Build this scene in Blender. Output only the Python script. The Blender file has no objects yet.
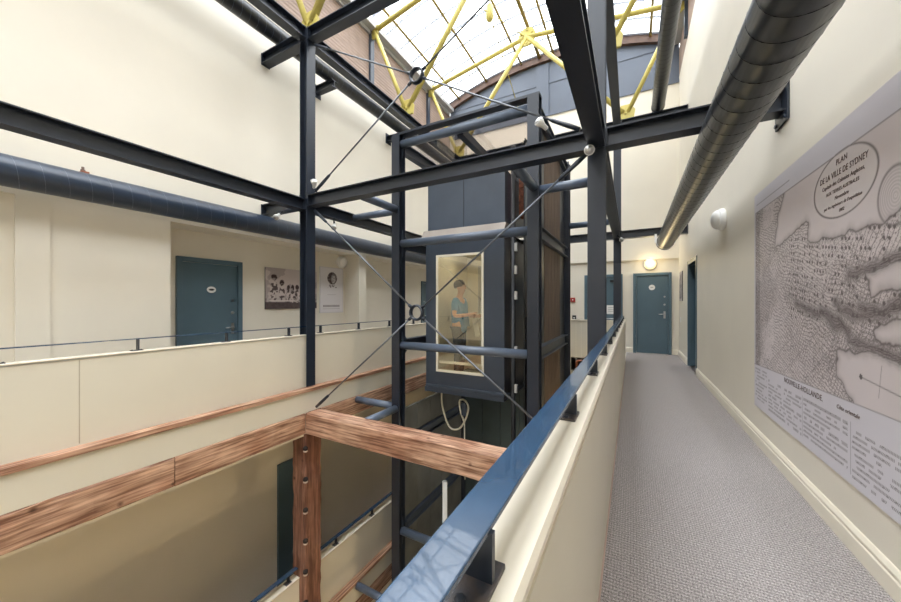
import bpy, bmesh, math, random
import numpy as np
from mathutils import Vector, Matrix
random.seed(7)
SC = bpy.context.scene
COL = SC.collection
H = 1.3                      # eye height above the corridor floor; build heights below are relative to the eye
PI = math.pi

# ------------------------------------------------------------------ materials
def lin(c):
    return tuple(((v/255)/12.92 if v/255 <= .04045 else ((v/255+.055)/1.055)**2.4) for v in c)
MATS = {}
def pm(name, rgb, rough=.6, metal=0., nscale=3., namt=.08, bump=0., bscale=60., spec=.5, coat=0., stretch=None, rgb2=None, detail=4.):
    m = bpy.data.materials.new(name); m.use_nodes = True
    nt = m.node_tree; b = nt.nodes['Principled BSDF']
    c1 = lin(rgb)
    c2 = lin(rgb2) if rgb2 else tuple(v*(1-namt*2) for v in c1)
    tc = nt.nodes.new('ShaderNodeTexCoord'); mp = nt.nodes.new('ShaderNodeMapping')
    if stretch: mp.inputs['Scale'].default_value = stretch
    nt.links.new(tc.outputs['Object'], mp.inputs[0])
    n = nt.nodes.new('ShaderNodeTexNoise'); n.inputs['Scale'].default_value = nscale; n.inputs['Detail'].default_value = detail
    nt.links.new(mp.outputs[0], n.inputs['Vector'])
    r = nt.nodes.new('ShaderNodeValToRGB')
    r.color_ramp.elements[0].position = .35; r.color_ramp.elements[1].position = .65
    r.color_ramp.elements[0].color = (*c2, 1); r.color_ramp.elements[1].color = (*c1, 1)
    nt.links.new(n.outputs['Fac'], r.inputs[0]); nt.links.new(r.outputs[0], b.inputs['Base Color'])
    b.inputs['Roughness'].default_value = rough; b.inputs['Metallic'].default_value = metal
    b.inputs['Specular IOR Level'].default_value = spec
    if coat: b.inputs['Coat Weight'].default_value = coat
    if bump:
        n2 = nt.nodes.new('ShaderNodeTexNoise'); n2.inputs['Scale'].default_value = bscale
        nt.links.new(mp.outputs[0], n2.inputs['Vector'])
        bp = nt.nodes.new('ShaderNodeBump'); bp.inputs['Strength'].default_value = bump; bp.inputs['Distance'].default_value = .004
        nt.links.new(n2.outputs['Fac'], bp.inputs['Height']); nt.links.new(bp.outputs[0], b.inputs['Normal'])
    MATS[name] = m
    return m

WALL = pm('cream_wall_paint', (228, 221, 206), .55, namt=.02, nscale=1.2, bump=.06, bscale=90, spec=.3)
PARA = pm('balustrade_paint', (214, 208, 191), .5, namt=.015, nscale=1.5, bump=.04, bscale=80, spec=.3)
CAP = pm('cream_gloss_trim', (232, 224, 206), .4, namt=.015, nscale=2, spec=.4)
STEEL = pm('slate_blue_steel', (34, 41, 53), .38, namt=.10, nscale=2.5, bump=.05, bscale=40, spec=.55)
STEEL2 = pm('lift_slate_paint', (62, 71, 84), .33, namt=.08, nscale=2, bump=.04, bscale=50)
TUBEM = pm('blue_grey_tube_paint', (88, 100, 118), .3, namt=.06, spec=.6)
DARK = pm('dark_shaft_panel', (84, 86, 84), .6, namt=.2, nscale=2)
RAILB = pm('rail_blue_gloss', (44, 72, 100), .22, namt=.10, nscale=9, bump=.02, bscale=260, spec=.7, coat=.4)
DOORB = pm('teal_door_paint', (86, 108, 120), .42, namt=.05, nscale=1.5, spec=.4)
YEL = pm('yellow_truss_paint', (200, 184, 96), .45, namt=.08, nscale=3)
PURL = pm('ochre_purlin_paint', (160, 136, 64), .45, namt=.1, nscale=3)
CHROME = pm('brushed_steel', (190, 190, 190), .28, metal=1., namt=.05)
WHITE = pm('white_enamel', (235, 235, 232), .35, namt=.02)
BLACKP = pm('black_plastic', (26, 27, 30), .45, namt=.1)
RED = pm('red_plastic', (178, 52, 44), .4, namt=.05)
BROWNT = pm('brown_arch_board', (98, 72, 58), .6, namt=.15, nscale=6)
GREYM = pm('grey_gutter_metal', (186, 186, 184), .4, namt=.06)
SLATE = pm('slate_tympanum_panel', (96, 104, 118), .5, namt=.05, nscale=1)
COPPER = pm('copper_pipe', (158, 96, 66), .4, namt=.1)
RUST = pm('rusty_block', (150, 92, 66), .8, namt=.3, nscale=18)
CABLE = pm('cream_cable', (196, 190, 168), .5, namt=.05)
WFRAME = pm('cream_window_frame', (230, 224, 206), .4, namt=.02)
INTW = pm('lift_interior_laminate', (222, 216, 198), .4, namt=.03)
SKIN = pm('skin', (206, 156, 128), .5, namt=.05)
HAIR = pm('dark_hair', (44, 32, 26), .6, namt=.2, nscale=40)
SHIRT = pm('blue_shirt', (54, 128, 172), .8, namt=.08, nscale=20)
TROU = pm('dark_trousers', (58, 58, 64), .8, namt=.08, nscale=20)
PAPER = pm('white_paper', (236, 234, 228), .7, namt=.02)
BOARD = pm('weathered_cladding_board', (112, 92, 76), .75, namt=.2, nscale=5, stretch=(6, 6, .4), rgb2=(78, 64, 56))

def timber(name, stretch, a=(200, 168, 144), b_=(114, 82, 63)):
    m = pm(name, a, .6, nscale=6.5, bump=.8, bscale=20, stretch=stretch, rgb2=b_, detail=12., spec=.45)
    nt = m.node_tree; b = nt.nodes['Principled BSDF']
    # pale and reddish patches along the grain, plus dark knots
    tc = nt.nodes.new('ShaderNodeTexCoord')
    n = nt.nodes.new('ShaderNodeTexNoise'); n.inputs['Scale'].default_value = 2.2; n.inputs['Detail'].default_value = 3
    nt.links.new(tc.outputs['Object'], n.inputs['Vector'])
    r = nt.nodes.new('ShaderNodeValToRGB'); r.color_ramp.elements[0].position = .38; r.color_ramp.elements[1].position = .62
    r.color_ramp.elements[0].color = (.86, .68, .60, 1); r.color_ramp.elements[1].color = (1.12, 1.06, 1.02, 1)
    nt.links.new(n.outputs['Fac'], r.inputs[0])
    v = nt.nodes.new('ShaderNodeTexVoronoi'); v.inputs['Scale'].default_value = 3.4
    nt.links.new(tc.outputs['Object'], v.inputs['Vector'])
    r2 = nt.nodes.new('ShaderNodeValToRGB'); r2.color_ramp.elements[0].position = .03; r2.color_ramp.elements[1].position = .11
    r2.color_ramp.elements[0].color = (.35, .28, .25, 1); r2.color_ramp.elements[1].color = (1, 1, 1, 1)
    nt.links.new(v.outputs['Distance'], r2.inputs[0])
    old = b.inputs['Base Color'].links[0].from_socket
    m1 = nt.nodes.new('ShaderNodeMixRGB'); m1.blend_type = 'MULTIPLY'; m1.inputs[0].default_value = 1
    m2 = nt.nodes.new('ShaderNodeMixRGB'); m2.blend_type = 'MULTIPLY'; m2.inputs[0].default_value = 1
    nt.links.new(old, m1.inputs[1]); nt.links.new(r.outputs[0], m1.inputs[2])
    nt.links.new(m1.outputs[0], m2.inputs[1]); nt.links.new(r2.outputs[0], m2.inputs[2])
    nt.links.new(m2.outputs[0], b.inputs['Base Color'])
    return m
TIMY = timber('old_timber_along', (6, .28, 6))
TIMX = timber('old_timber_across', (.28, 6, 6))
TIMZ = timber('old_timber_upright', (6, 6, .28), (150, 114, 96), (96, 66, 54))

def duct_mat(name, rgb, pitch, axis_y=True):
    m = pm(name, rgb, .33, namt=.12, nscale=4, spec=.6)
    return m
DUCT = duct_mat('spiral_duct_paint', (22, 26, 35), .155)
DUCTL = duct_mat('spiral_duct_blue_paint', (46, 58, 76), .20)

def carpet():
    m = pm('grey_loop_carpet', (194, 187, 184), .95, namt=.0, nscale=170, rgb2=(126, 119, 118), detail=2, spec=.1)
    nt = m.node_tree; b = nt.nodes['Principled BSDF']
    tc = nt.nodes.new('ShaderNodeTexCoord')
    def wave(d, sc):
        w = nt.nodes.new('ShaderNodeTexWave'); w.bands_direction = d; w.inputs['Scale'].default_value = sc; w.inputs['Distortion'].default_value = 1.2
        w.inputs['Detail'].default_value = 2; w.inputs['Detail Scale'].default_value = 4
        nt.links.new(tc.outputs['Object'], w.inputs['Vector']); return w.outputs['Fac']
    w = nt.nodes.new('ShaderNodeMath'); w.operation = 'MULTIPLY_ADD'
    nt.links.new(wave('Y', 15), w.inputs[0]); w.inputs[1].default_value = .65
    w2 = nt.nodes.new('ShaderNodeMath'); w2.operation = 'MULTIPLY'; nt.links.new(wave('X', 22), w2.inputs[0]); w2.inputs[1].default_value = .35
    nt.links.new(w2.outputs[0], w.inputs[2])
    old = b.inputs['Base Color'].links[0].from_socket
    mx = nt.nodes.new('ShaderNodeMixRGB'); mx.blend_type = 'MULTIPLY'; mx.inputs[0].default_value = 1
    r = nt.nodes.new('ShaderNodeValToRGB'); r.color_ramp.elements[0].color = (.60, .60, .60, 1); r.color_ramp.elements[1].color = (1.12, 1.12, 1.12, 1)
    nt.links.new(w.outputs[0], r.inputs[0])
    nt.links.new(old, mx.inputs[1]); nt.links.new(r.outputs[0], mx.inputs[2]); nt.links.new(mx.outputs[0], b.inputs['Base Color'])
    bp = nt.nodes.new('ShaderNodeBump'); bp.inputs['Strength'].default_value = .6; bp.inputs['Distance'].default_value = .005
    nt.links.new(w.outputs[0], bp.inputs['Height']); nt.links.new(bp.outputs[0], b.inputs['Normal'])
    return m
CARPET = carpet()

def glassy(name, tint, transp, rough=.02, transl=0.):
    m = bpy.data.materials.new(name); m.use_nodes = True; nt = m.node_tree
    for n in list(nt.nodes):
        if n.type != 'OUTPUT_MATERIAL': nt.nodes.remove(n)
    out = nt.nodes['Material Output']
    tr = nt.nodes.new('ShaderNodeBsdfTransparent'); tr.inputs[0].default_value = (*tint, 1)
    if transl:
        o = nt.nodes.new('ShaderNodeBsdfTranslucent'); o.inputs[0].default_value = (*tint, 1)
    else:
        o = nt.nodes.new('ShaderNodeBsdfGlossy'); o.inputs['Roughness'].default_value = rough; o.inputs[0].default_value = (1, 1, 1, 1)
    mx = nt.nodes.new('ShaderNodeMixShader'); mx.inputs[0].default_value = 1-transp
    nt.links.new(tr.outputs[0], mx.inputs[1]); nt.links.new(o.outputs[0], mx.inputs[2]); nt.links.new(mx.outputs[0], out.inputs[0])
    return m
SKYG = glassy('skylight_sheet', (.96, .98, 1.), .75, transl=.3)
LAPG = glassy('sheet_lap', (.40, .41, .43), .75, transl=.3)
LIFTG = glassy('lift_window_glass', (.97, .95, .86), .88)
CANG = glassy('canopy_glass', (.86, .82, .80), .8)

def emis(name, rgb, k):
    m = bpy.data.materials.new(name); m.use_nodes = True
    b = m.node_tree.nodes['Principled BSDF']; b.inputs['Base Color'].default_value = (*lin(rgb), 1)
    b.inputs['Emission Color'].default_value = (*lin(rgb), 1); b.inputs['Emission Strength'].default_value = k
    return m
LIT = emis('lit_lamp_glass', (255, 224, 150), 1.7)
LIFTL = emis('lift_ceiling_lamp', (255, 246, 228), 45.)
def printmat(name, rough=.45):
    m = bpy.data.materials.new(name); m.use_nodes = True; nt = m.node_tree
    b = nt.nodes['Principled BSDF']; b.inputs['Roughness'].default_value = rough; b.inputs['Specular IOR Level'].default_value = .3
    a = nt.nodes.new('ShaderNodeAttribute'); a.attribute_name = 'ink'
    nt.links.new(a.outputs['Color'], b.inputs['Base Color'])
    return m
PRINT = printmat('printed_panel')

# ------------------------------------------------------------------ mesh helpers
class MB:
    def __init__(s): s.v = []; s.f = []; s.sm = []
    def add(s, vs, fs, smooth=False):
        o = len(s.v); s.v += [tuple(v) for v in vs]
        for f in fs: s.f.append([o+i for i in f]); s.sm.append(smooth)
        return s
    def box(s, x0, x1, y0, y1, z0, z1):
        x0, x1 = sorted((x0, x1)); y0, y1 = sorted((y0, y1)); z0, z1 = sorted((z0, z1))
        vs = [(x, y, z) for z in (z0, z1) for y in (y0, y1) for x in (x0, x1)]
        return s.add(vs, [(0, 2, 3, 1), (4, 5, 7, 6), (0, 1, 5, 4), (2, 6, 7, 3), (0, 4, 6, 2), (1, 3, 7, 5)])
    def prism(s, pts, axis, a0, a1, smooth=False):
        n = len(pts)
        def P(p, a): return {'x': (a, p[0], p[1]), 'y': (p[0], a, p[1]), 'z': (p[0], p[1], a)}[axis]
        vs = [P(p, a0) for p in pts]+[P(p, a1) for p in pts]
        o = len(s.v); s.v += vs
        for i in range(n):
            j = (i+1) % n; s.f.append([o+i, o+j, o+n+j, o+n+i]); s.sm.append(smooth)
        s.f.append([o+i for i in range(n)][::-1]); s.sm.append(False)
        s.f.append([o+n+i for i in range(n)]); s.sm.append(False)
        return s
    def tube(s, pts, r, n=14, caps=True):
        pts = [Vector(p) for p in pts]
        rs = r if isinstance(r, (list, tuple)) else [r]*len(pts)
        o = len(s.v); up = None
        for i, p in enumerate(pts):
            t = ((pts[min(i+1, len(pts)-1)]-pts[max(i-1, 0)])).normalized()
            if up is None:
                up = Vector((0, 0, 1)) if abs(t.z) < .9 else Vector((1, 0, 0))
            a = t.cross(up).normalized(); b = a.cross(t).normalized(); up = b
            for k in range(n):
                an = 2*PI*k/n; s.v.append(tuple(p+(a*math.cos(an)+b*math.sin(an))*rs[i]))
        for i in range(len(pts)-1):
            for k in range(n):
                k2 = (k+1) % n
                s.f.append([o+i*n+k, o+i*n+k2, o+(i+1)*n+k2, o+(i+1)*n+k]); s.sm.append(True)
        if caps:
            s.f.append([o+k for k in range(n)]); s.sm.append(False)
            e = o+(len(pts)-1)*n; s.f.append([e+k for k in range(n)][::-1]); s.sm.append(False)
        return s
    def lathe(s, c, ax, prof, n=24):
        """prof: (radius, distance along ax)"""
        c = Vector(c); ax = Vector(ax).normalized()
        a = ax.cross(Vector((0, 0, 1)) if abs(ax.z) < .9 else Vector((1, 0, 0))).normalized(); b = ax.cross(a)
        o = len(s.v)
        for r, h in prof:
            for k in range(n):
                an = 2*PI*k/n; s.v.append(tuple(c+ax*h+(a*math.cos(an)+b*math.sin(an))*max(r, 1e-4)))
        for i in range(len(prof)-1):
            for k in range(n):
                k2 = (k+1) % n
                s.f.append([o+i*n+k, o+i*n+k2, o+(i+1)*n+k2, o+(i+1)*n+k]); s.sm.append(True)
        s.f.append([o+k for k in range(n)]); s.sm.append(False)
        e = o+(len(prof)-1)*n; s.f.append([e+k for k in range(n)][::-1]); s.sm.append(False)
        return s
    def torus(s, c, ax, R, r, n=28, k=10, sx=1.):
        c = Vector(c); ax = Vector(ax).normalized()
        a = ax.cross(Vector((0, 0, 1)) if abs(ax.z) < .9 else Vector((1, 0, 0))).normalized(); b = ax.cross(a)
        o = len(s.v)
        for i in range(n):
            t = 2*PI*i/n; d = a*math.cos(t)+b*math.sin(t)
            for j in range(k):
                p = 2*PI*j/k; s.v.append(tuple(c+d*(R+r*math.cos(p))+ax*r*sx*math.sin(p)))
        for i in range(n):
            for j in range(k):
                i2 = (i+1) % n; j2 = (j+1) % k
                s.f.append([o+i*k+j, o+i2*k+j, o+i2*k+j2, o+i*k+j2]); s.sm.append(True)
        return s
    def obar(s, p, q, w, h, up=(0, 0, 1)):
        p, q = Vector(p), Vector(q); t = (q-p).normalized(); u = Vector(up)
        a = t.cross(u).normalized(); b = a.cross(t)
        vs = [x+a*i*w/2+b*j*h/2 for x in (p, q) for i, j in ((-1, -1), (1, -1), (1, 1), (-1, 1))]
        return s.add(vs, [(0, 1, 2, 3), (7, 6, 5, 4), (0, 4, 5, 1), (1, 5, 6, 2), (2, 6, 7, 3), (3, 7, 4, 0)])

def raw(name, verts, faces, smooth, mat):
    me = bpy.data.meshes.new(name); me.from_pydata(verts, [], faces); me.update()
    bm = bmesh.new(); bm.from_mesh(me); bmesh.ops.recalc_face_normals(bm, faces=bm.faces); bm.to_mesh(me); bm.free()
    for p, sflag in zip(me.polygons, smooth): p.use_smooth = sflag
    me.materials.append(mat)
    return me
def root_pos(o):
    p = Vector((0, 0, 0))
    while o: p += o.location; o = o.parent
    return p
def build(name, mb, mat, parent=None, bev=0., seg=2):
    vs = [Vector(v) for v in mb.v]
    if parent: off = root_pos(parent); loc = Vector((0, 0, 0))
    else:
        xs, ys, zs = zip(*mb.v); off = Vector(((min(xs)+max(xs))/2, (min(ys)+max(ys))/2, min(zs))); loc = off
    me = raw(name, [tuple(v-off) for v in vs], mb.f, mb.sm, mat)
    o = bpy.data.objects.new(name, me); COL.objects.link(o); o.location = loc
    if parent: o.parent = parent
    if bev:
        b = o.modifiers.new('bevel', 'BEVEL'); b.width = bev; b.segments = seg; b.limit_method = 'ANGLE'; b.angle_limit = .7
    return o
def tag(o, label, cat, group=None, kind=None):
    o['label'] = label; o['category'] = cat
    if group: o['group'] = group
    if kind: o['kind'] = kind
    return o
def thing(name, loc, label, cat, group=None, kind=None):
    o = bpy.data.objects.new(name, None); COL.objects.link(o); o.location = loc; o.empty_display_size = .1
    return tag(o, label, cat, group, kind)
def struct(name, mb, mat, label=None, cat=None, parent=None, bev=0.):
    o = build(name, mb, mat, parent, bev)
    if not parent:
        o['kind'] = 'structure'
        if label: o['label'] = label; o['category'] = cat
    return o
def ipro(h, w, tf=.012, tw=.009):
    """I profile, width along first axis, height along the second, centred"""
    a, b = w/2, h/2
    return [(-a, -b), (a, -b), (a, -b+tf), (tw/2, -b+tf), (tw/2, b-tf), (a, b-tf), (a, b), (-a, b), (-a, b-tf), (-tw/2, b-tf), (-tw/2, -b+tf), (-a, -b+tf)]
def sh(pts, dx, dy): return [(p[0]+dx, p[1]+dy) for p in pts]
def rot90(pts): return [(p[1], p[0]) for p in pts]

SKY = 11.5
# ------------------------------------------------------------------ key coordinates (metres, eye at 0,0,0)
XL, XLW, XLR = -4.375, -5.42, -5.87       # left column line, left upper wall, left recess wall
XR, XW = -.295, 1.03                    # right column line, right wall
Y0, Y1, YE, YB = 3.51, 8.6, 10.1, -9.0  # bay lines, end wall, wall behind
FR, FL = -1.30, -1.42                   # corridor floor, left walkway floor
PIT = -8.6
ST = 3.6                                # storey height
EAVE = 5.6
def arc(x): return 7.27-.06*(x+2.235)**2

# ------------------------------------------------------------------ setting: floors
struct('floor', MB().box(-.13, XW+.2, YB, YE+.2, FR-.03, FR), CARPET, 'grey ribbed carpet floor of the corridor beside the map', 'floor')
struct('trim_slab', MB().box(-.213, XW+.2, YB, YE+.2, FR-.35, FR-.03), WALL)
struct('floor.001', MB().box(XLR-.1, -4.37, YB, YE, FL-.2, FL), CARPET)
struct('floor.002', MB().box(-4.37, -.213, 8.5, YE+.1, FR-.30, FR), CARPET)
for k, dz in enumerate((-ST,)):
    struct('floor.003', MB().box(XLR-.1, -4.40, YB, YE, FL-.65+dz, FL-.45+dz), CARPET)
    struct('floor.004', MB().box(-.213, XW+.2, YB, YE, FR-.3+dz, FR+dz), CARPET)
    struct('floor.005', MB().box(-4.37, -.213, 8.5, YE, FR-.3+dz, FR+dz), CARPET)
struct('floor.006', MB().box(XLR-.3, XW+.3, YB-.2, YE+.3, PIT-.1, PIT), CARPET)
struct('ceiling', MB().box(XLR-.1, -4.55, YB, YE, FL-.54, FL-.2), WALL)
# walls
struct('wall_right', MB().box(XW, XW+.25, YB, 7.50, PIT, EAVE).box(XW, XW+.25, 8.50, YE+.2, PIT, EAVE).box(XW, XW+.25, 7.50, 8.50, .82, EAVE).box(XW, XW+.25, 7.5, 8.5, PIT, FR), WALL)
struct('wall_left', MB().box(XLR-.2, XLR, YB, YE+.2, PIT, 1.3), WALL)
struct('wall_left_upper', MB().box(XLR-.2, XLW, YB, YE+.2, 1.09, 5.0), WALL)
p = MB(); p.box(XLR, -5.45, YB, .90, FL, 1.09); p.box(XLR, -5.395, .90, 1.13, FL, 1.09); p.box(XLR, XLW, 1.13, 2.19, FL, 1.09)
p.box(XLR, XLW, 5.72, 5.95, FL, 1.09)
struct('wall_left_pier', p, WALL)
struct('wall_far', MB().box(XLR-.2, XW+.25, YE, YE+.2, PIT, 1.3), WALL)
struct('wall_far_upper', MB().box(XLR, XW+.02, YE-.07, YE+.15, 1.12, 5.5), WALL)
struct('wall_back', MB().box(XLR-.3, XW+.3, YB-.2, YB, PIT, 7.4), WALL)
# tympanum and arch above the far wall
def arcpts(x0, x1, dz, n=24): return [(x0+(x1-x0)*i/n, arc(x0+(x1-x0)*i/n)+dz) for i in range(n+1)]
t = struct('wall_tympanum', MB().prism([(XLW, 5.5), (XW, 5.5)]+arcpts(XW, XLW, -.2), 'y', YE-.05, YE+.15), SLATE, 'pale slate panelled gable wall under the curved skylight', 'wall')
sm = MB(); sm.box(XLW, XW, YE-.065, YE-.05, 6.42, 6.45); sm.box(-2.5, -2.14, YE-.09, YE-.05, 5.5, 7.0); sm.box(XLW, XW, YE-.1, YE-.05, 5.46, 5.52)
struct('panel_joint', sm, SLATE, parent=t)
struct('trim_arch', MB().prism(arcpts(XLW, XW, -.22)+arcpts(XW, XLW, .04), 'y', YE-.16, YE+.1), BROWNT)
# clerestories
def clere(name, x0, x1, sgn):
    zb = 5.0 if sgn > 0 else EAVE
    o = struct(name, MB().box(x0, x1, YB, YE, zb, 6.32), BOARDH)
    for y in (-1.5, 1.05, 3.55, 6.1, 8.6):
        xm = x1 if sgn > 0 else x0
        struct('mullion', MB().box(xm, xm+sgn*.06, y-.06, y+.06, zb, 6.36), STEEL2, parent=o)
    return o
BOARDH = pm('brown_louvre_board', (160, 138, 124), .7, nscale=3, namt=.1)
nt = BOARDH.node_tree; b = nt.nodes['Principled BSDF']
w = nt.nodes.new('ShaderNodeTexWave'); w.bands_direction = 'Z'; w.inputs['Scale'].default_value = 4.2
tcn = nt.nodes.new('ShaderNodeTexCoord'); nt.links.new(tcn.outputs['Object'], w.inputs['Vector'])
bp = nt.nodes.new('ShaderNodeBump'); bp.inputs['Strength'].default_value = .5; bp.inputs['Distance'].default_value = .012
nt.links.new(w.outputs['Fac'], bp.inputs['Height']); nt.links.new(bp.outputs[0], b.inputs['Normal'])
clere('wall_clerestory_left', XLW-.15, XLW, 1)
clere('wall_clerestory_right', XW, XW+.15, -1)
struct('trim_gutter_left', MB().box(XLW-.15, XLW+.2, YB, YE-.16, 6.36, 6.46).box(XLW-.02, XLW+.05, YB, YE-.16, 6.28, 6.36), GREYM)
struct('trim_gutter_right', MB().box(XW-.2, XW+.15, YB, YE-.16, 6.36, 6.46), GREYM)
struct('trim_sill_left', MB().box(XLW, XLW+.08, YB, YE-.05, 4.96, 5.02), STEEL2)
# skylight
win = thing('window_1', (-2.235, (YB+YE)/2, 6.3), 'curved white skylight over the atrium with grey glazing bars', 'skylight', kind='structure')
def archsheet(y0, y1, dz, th, n=24):
    return MB().prism(arcpts(XLW-.1, XW+.1, dz, n)+arcpts(XW+.1, XLW-.1, dz+th, n), 'y', y0, y1, True)
build('pane', archsheet(YB, YE+.1, 0, .006), SKYG, win)
gm = MB(); y = YB+.2
while y < YE-.1:
    s_ = archsheet(y, y+.05, -.03, .025); gm.add(s_.v, s_.f, True); y += .55
build('glazing_bar', gm, LAPG, win)

# ------------------------------------------------------------------ balustrades (part of the building)
SKIRT = pm('pinkish_edge_strip', (186, 160, 146), .5)
def right_para(dz, y1, z_top):
    m = MB().box(-.213, -.13, YB, y1, FR+dz, z_top+dz-.028)
    o = struct('wall_balustrade_right', m, PARA)
    cp = MB().prism([(-.220, z_top-.03+dz), (-.126, z_top-.03+dz), (-.121, z_top-.024+dz), (-.121, z_top-.012+dz), (-.127, z_top+dz), (-.216, z_top+dz), (-.222, z_top-.006+dz)], 'y', YB, y1+.005)
    build('cap', cp, CAP, o)
    bd = MB().box(-.13, -.124, YB, y1, z_top-.058+dz, z_top-.046+dz)
    build('bead', bd, PARA, o)
    build('skirting', MB().box(-.13, -.122, YB, y1, FR+dz, FR+dz+.008), SKIRT, o)
    return o
right_para(0, 8.5, -.361)
right_para(-ST, 8.5, -.361)
JOINT = pm('panel_joint_shadow_gap', (176, 168, 148), .6)
def left_para(dz, ya, yb):
    zt = -.482+dz
    o = struct('wall_balustrade_left', MB().box(-4.48, -4.362, ya, yb, FL+dz-(.45 if dz else 0), zt-.012), PARA)
    build('cap', MB().box(-4.49, -4.352, ya, yb, zt-.012, zt), CAP, o, .003)
    build('cap_groove', MB().box(-4.3615, -4.3600, ya, yb, zt-.024, zt-.014), GREYM, o)
    j = MB()
    for yy in (-1.3, 1.085, 5.8):
        if ya < yy < yb: j.box(-4.3625, -4.3610, yy-.004, yy+.004, -1.26+dz, zt-.03)
    if j.v: build('joint', j, JOINT, o)
    struct('trim_fascia', MB().box(-4.40, -4.262, ya, yb, -1.628+dz, -1.328+dz), PARA)
    struct('trim_soffit', MB().box(-4.55, -4.275, ya, yb, -1.972+dz, -1.945+dz), CAP)
left_para(0, YB, 8.5); left_para(-ST, YB, 3.355); left_para(-ST, 3.665, 8.5)
def far_para(dz):
    zt = -.395+dz
    o = struct('wall_balustrade_far', MB().box(-4.36, -.38, 8.5, 8.6, -2.7+dz, zt-.02), PARA)
    build('cap', MB().box(-4.36, -.38, 8.485, 8.615, zt-.02, zt), CAP, o)
    j = MB(); x = -4.3
    while x < -.45: j.box(x, x+.006, 8.496, 8.4995, -2.7+dz, zt-.02); x += .12
    build('joint', j, CAP, o)
far_para(0); far_para(-ST)
# baseboards
bp_ = [(0, 0), (-.022, 0), (-.022, .085), (-.016, .092), (-.019, .1), (-.019, .112), (-.008, .13), (0, .132)]
bb = MB(); bb.prism([(XW+a, FR+b_) for a, b_ in bp_], 'y', YB, 7.43); bb.prism([(XW+a, FR+b_) for a, b_ in bp_], 'y', 8.57, YE)
struct('baseboard_right', bb, CAP)
bb = MB(); bb.prism([(YE+a, FR+b_) for a, b_ in bp_], 'x', .87, XW); bb.prism([(YE+a, FR+b_) for a, b_ in bp_], 'x', -.2, .02)
struct('baseboard_far', bb, CAP)
bb = MB(); bb.prism([(XLR-a, FL-ST-.45+b_) for a, b_ in bp_], 'y', YB, 4.02); bb.prism([(XLR-a, FL-ST-.45+b_) for a, b_ in bp_], 'y', 4.99, YE)
struct('baseboard_left', bb, CAP)

# ------------------------------------------------------------------ timber edge pieces
def rough_bar(p, q, w, h, step=.12, jit=.006, mat=None):
    """sawn timber baulk from p to q with slightly uneven faces"""
    m = MB(); p, q = Vector(p), Vector(q); L = (q-p).length; t = (q-p).normalized()
    up = Vector((0, 0, 1)) if abs(t.z) < .9 else Vector((0, 1, 0)); a = t.cross(up).normalized(); b_ = a.cross(t)
    n = max(2, int(L/step)); ch = .014
    pr = [(-w/2+ch, -h/2), (0, -h/2), (w/2-ch, -h/2), (w/2, -h/2+ch), (w/2, 0), (w/2, h/2-ch), (w/2-ch, h/2), (0, h/2), (-w/2+ch, h/2), (-w/2, h/2-ch), (-w/2, 0), (-w/2, -h/2+ch)]
    K = len(pr)
    for i in range(n+1):
        c = p+t*L*i/n
        for (x, y_) in pr:
            e = jit
            m.v.append(tuple(c+a*(x+random.uniform(-e, e))+b_*(y_+random.uniform(-e, e))))
    for i in range(n):
        for k in range(K):
            k2 = (k+1) % K; m.f.append([i*K+k, i*K+k2, (i+1)*K+k2, (i+1)*K+k]); m.sm.append(False)
    m.f.append(list(range(K))); m.sm.append(False); m.f.append([n*K+k for k in range(K)][::-1]); m.sm.append(False)
    return m
tb = 'old timber beams round the void'
def edge_board(dz, label, ys):
    o = thing('edge_board', (-4.30, (ys[0]+ys[-1])/2, -1.326+dz), label, 'board', 'timber nosing boards along the left walkways')
    for a, b_ in zip(ys, ys[1:]):
        build('plank', MB().box(-4.360, -4.24, a+.002, b_-.002, -1.326+dz, -1.272+dz), TIMY, o, .005)
edge_board(0, 'thin brown timber nosing board below the left balustrade on our level', [YB, 2.45, 5.2, 8.5])
edge_board(-ST, 'brown timber nosing board of the lower storey, left of the notched post', [YB, .5, 3.355])
edge_board(-ST, 'brown timber nosing board of the lower storey, right of the notched post', [3.665, 5.9, 8.5])
LBX = -4.40
tag(build('timber_beam', rough_bar((LBX, YB, -1.785), (LBX, 1.75, -1.785), .30, .31), TIMY), 'near length of the orange-brown timber beam under the left walkway', 'beam', tb)
tag(build('timber_beam', rough_bar((LBX, 1.76, -1.785), (LBX, 3.37, -1.785), .30, .31), TIMY), 'timber beam length on the left running up to the notched post', 'beam', tb)
tag(build('timber_beam', rough_bar((LBX, 3.66, -1.785), (LBX, 8.5, -1.785), .30, .31), TIMY), 'far timber beam length running behind the lift tower column', 'beam', tb)
tag(build('timber_beam', rough_bar((-4.25, 3.51, -1.785), (-.225, 3.51, -1.785), .27, .31, jit=.0045), TIMX), 'weathered timber cross beam spanning the void in front of the lift', 'beam', tb)
tag(build('timber_beam', rough_bar((LBX, YB, -1.785-ST), (LBX, 8.5, -1.785-ST), .30, .31), TIMY), 'timber beam below the lower storey nosing board', 'beam', tb)
pst = thing('timber_post', (-4.385, 3.51, -5.22), 'dark brown square timber post with notches under the beam corner', 'post')
build('shaft', rough_bar((-4.385, 3.51, -5.22), (-4.385, 3.51, -1.945), .285, .29, jit=.008), TIMZ, pst)
PLIP = pm('pale_notch_lip', (196, 178, 160), .7)  # paler rim below each notch
NOTCH = pm('dark_notch', (38, 28, 24), .8)
for k in range(6):
    z = -2.15-k*.455
    nb = build('notch', MB().lathe((-4.248, 3.372, z-.035), (0, 0, 1), [(.012, 0), (.036, .02), (.036, .05), (.012, .07)], 10), NOTCH, pst)
    build('lip', MB().lathe((-4.246, 3.370, z-.055), (0, 0, 1), [(.018, 0), (.034, .012), (.034, .022), (.018, .03)], 10), PLIP, nb)

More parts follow.
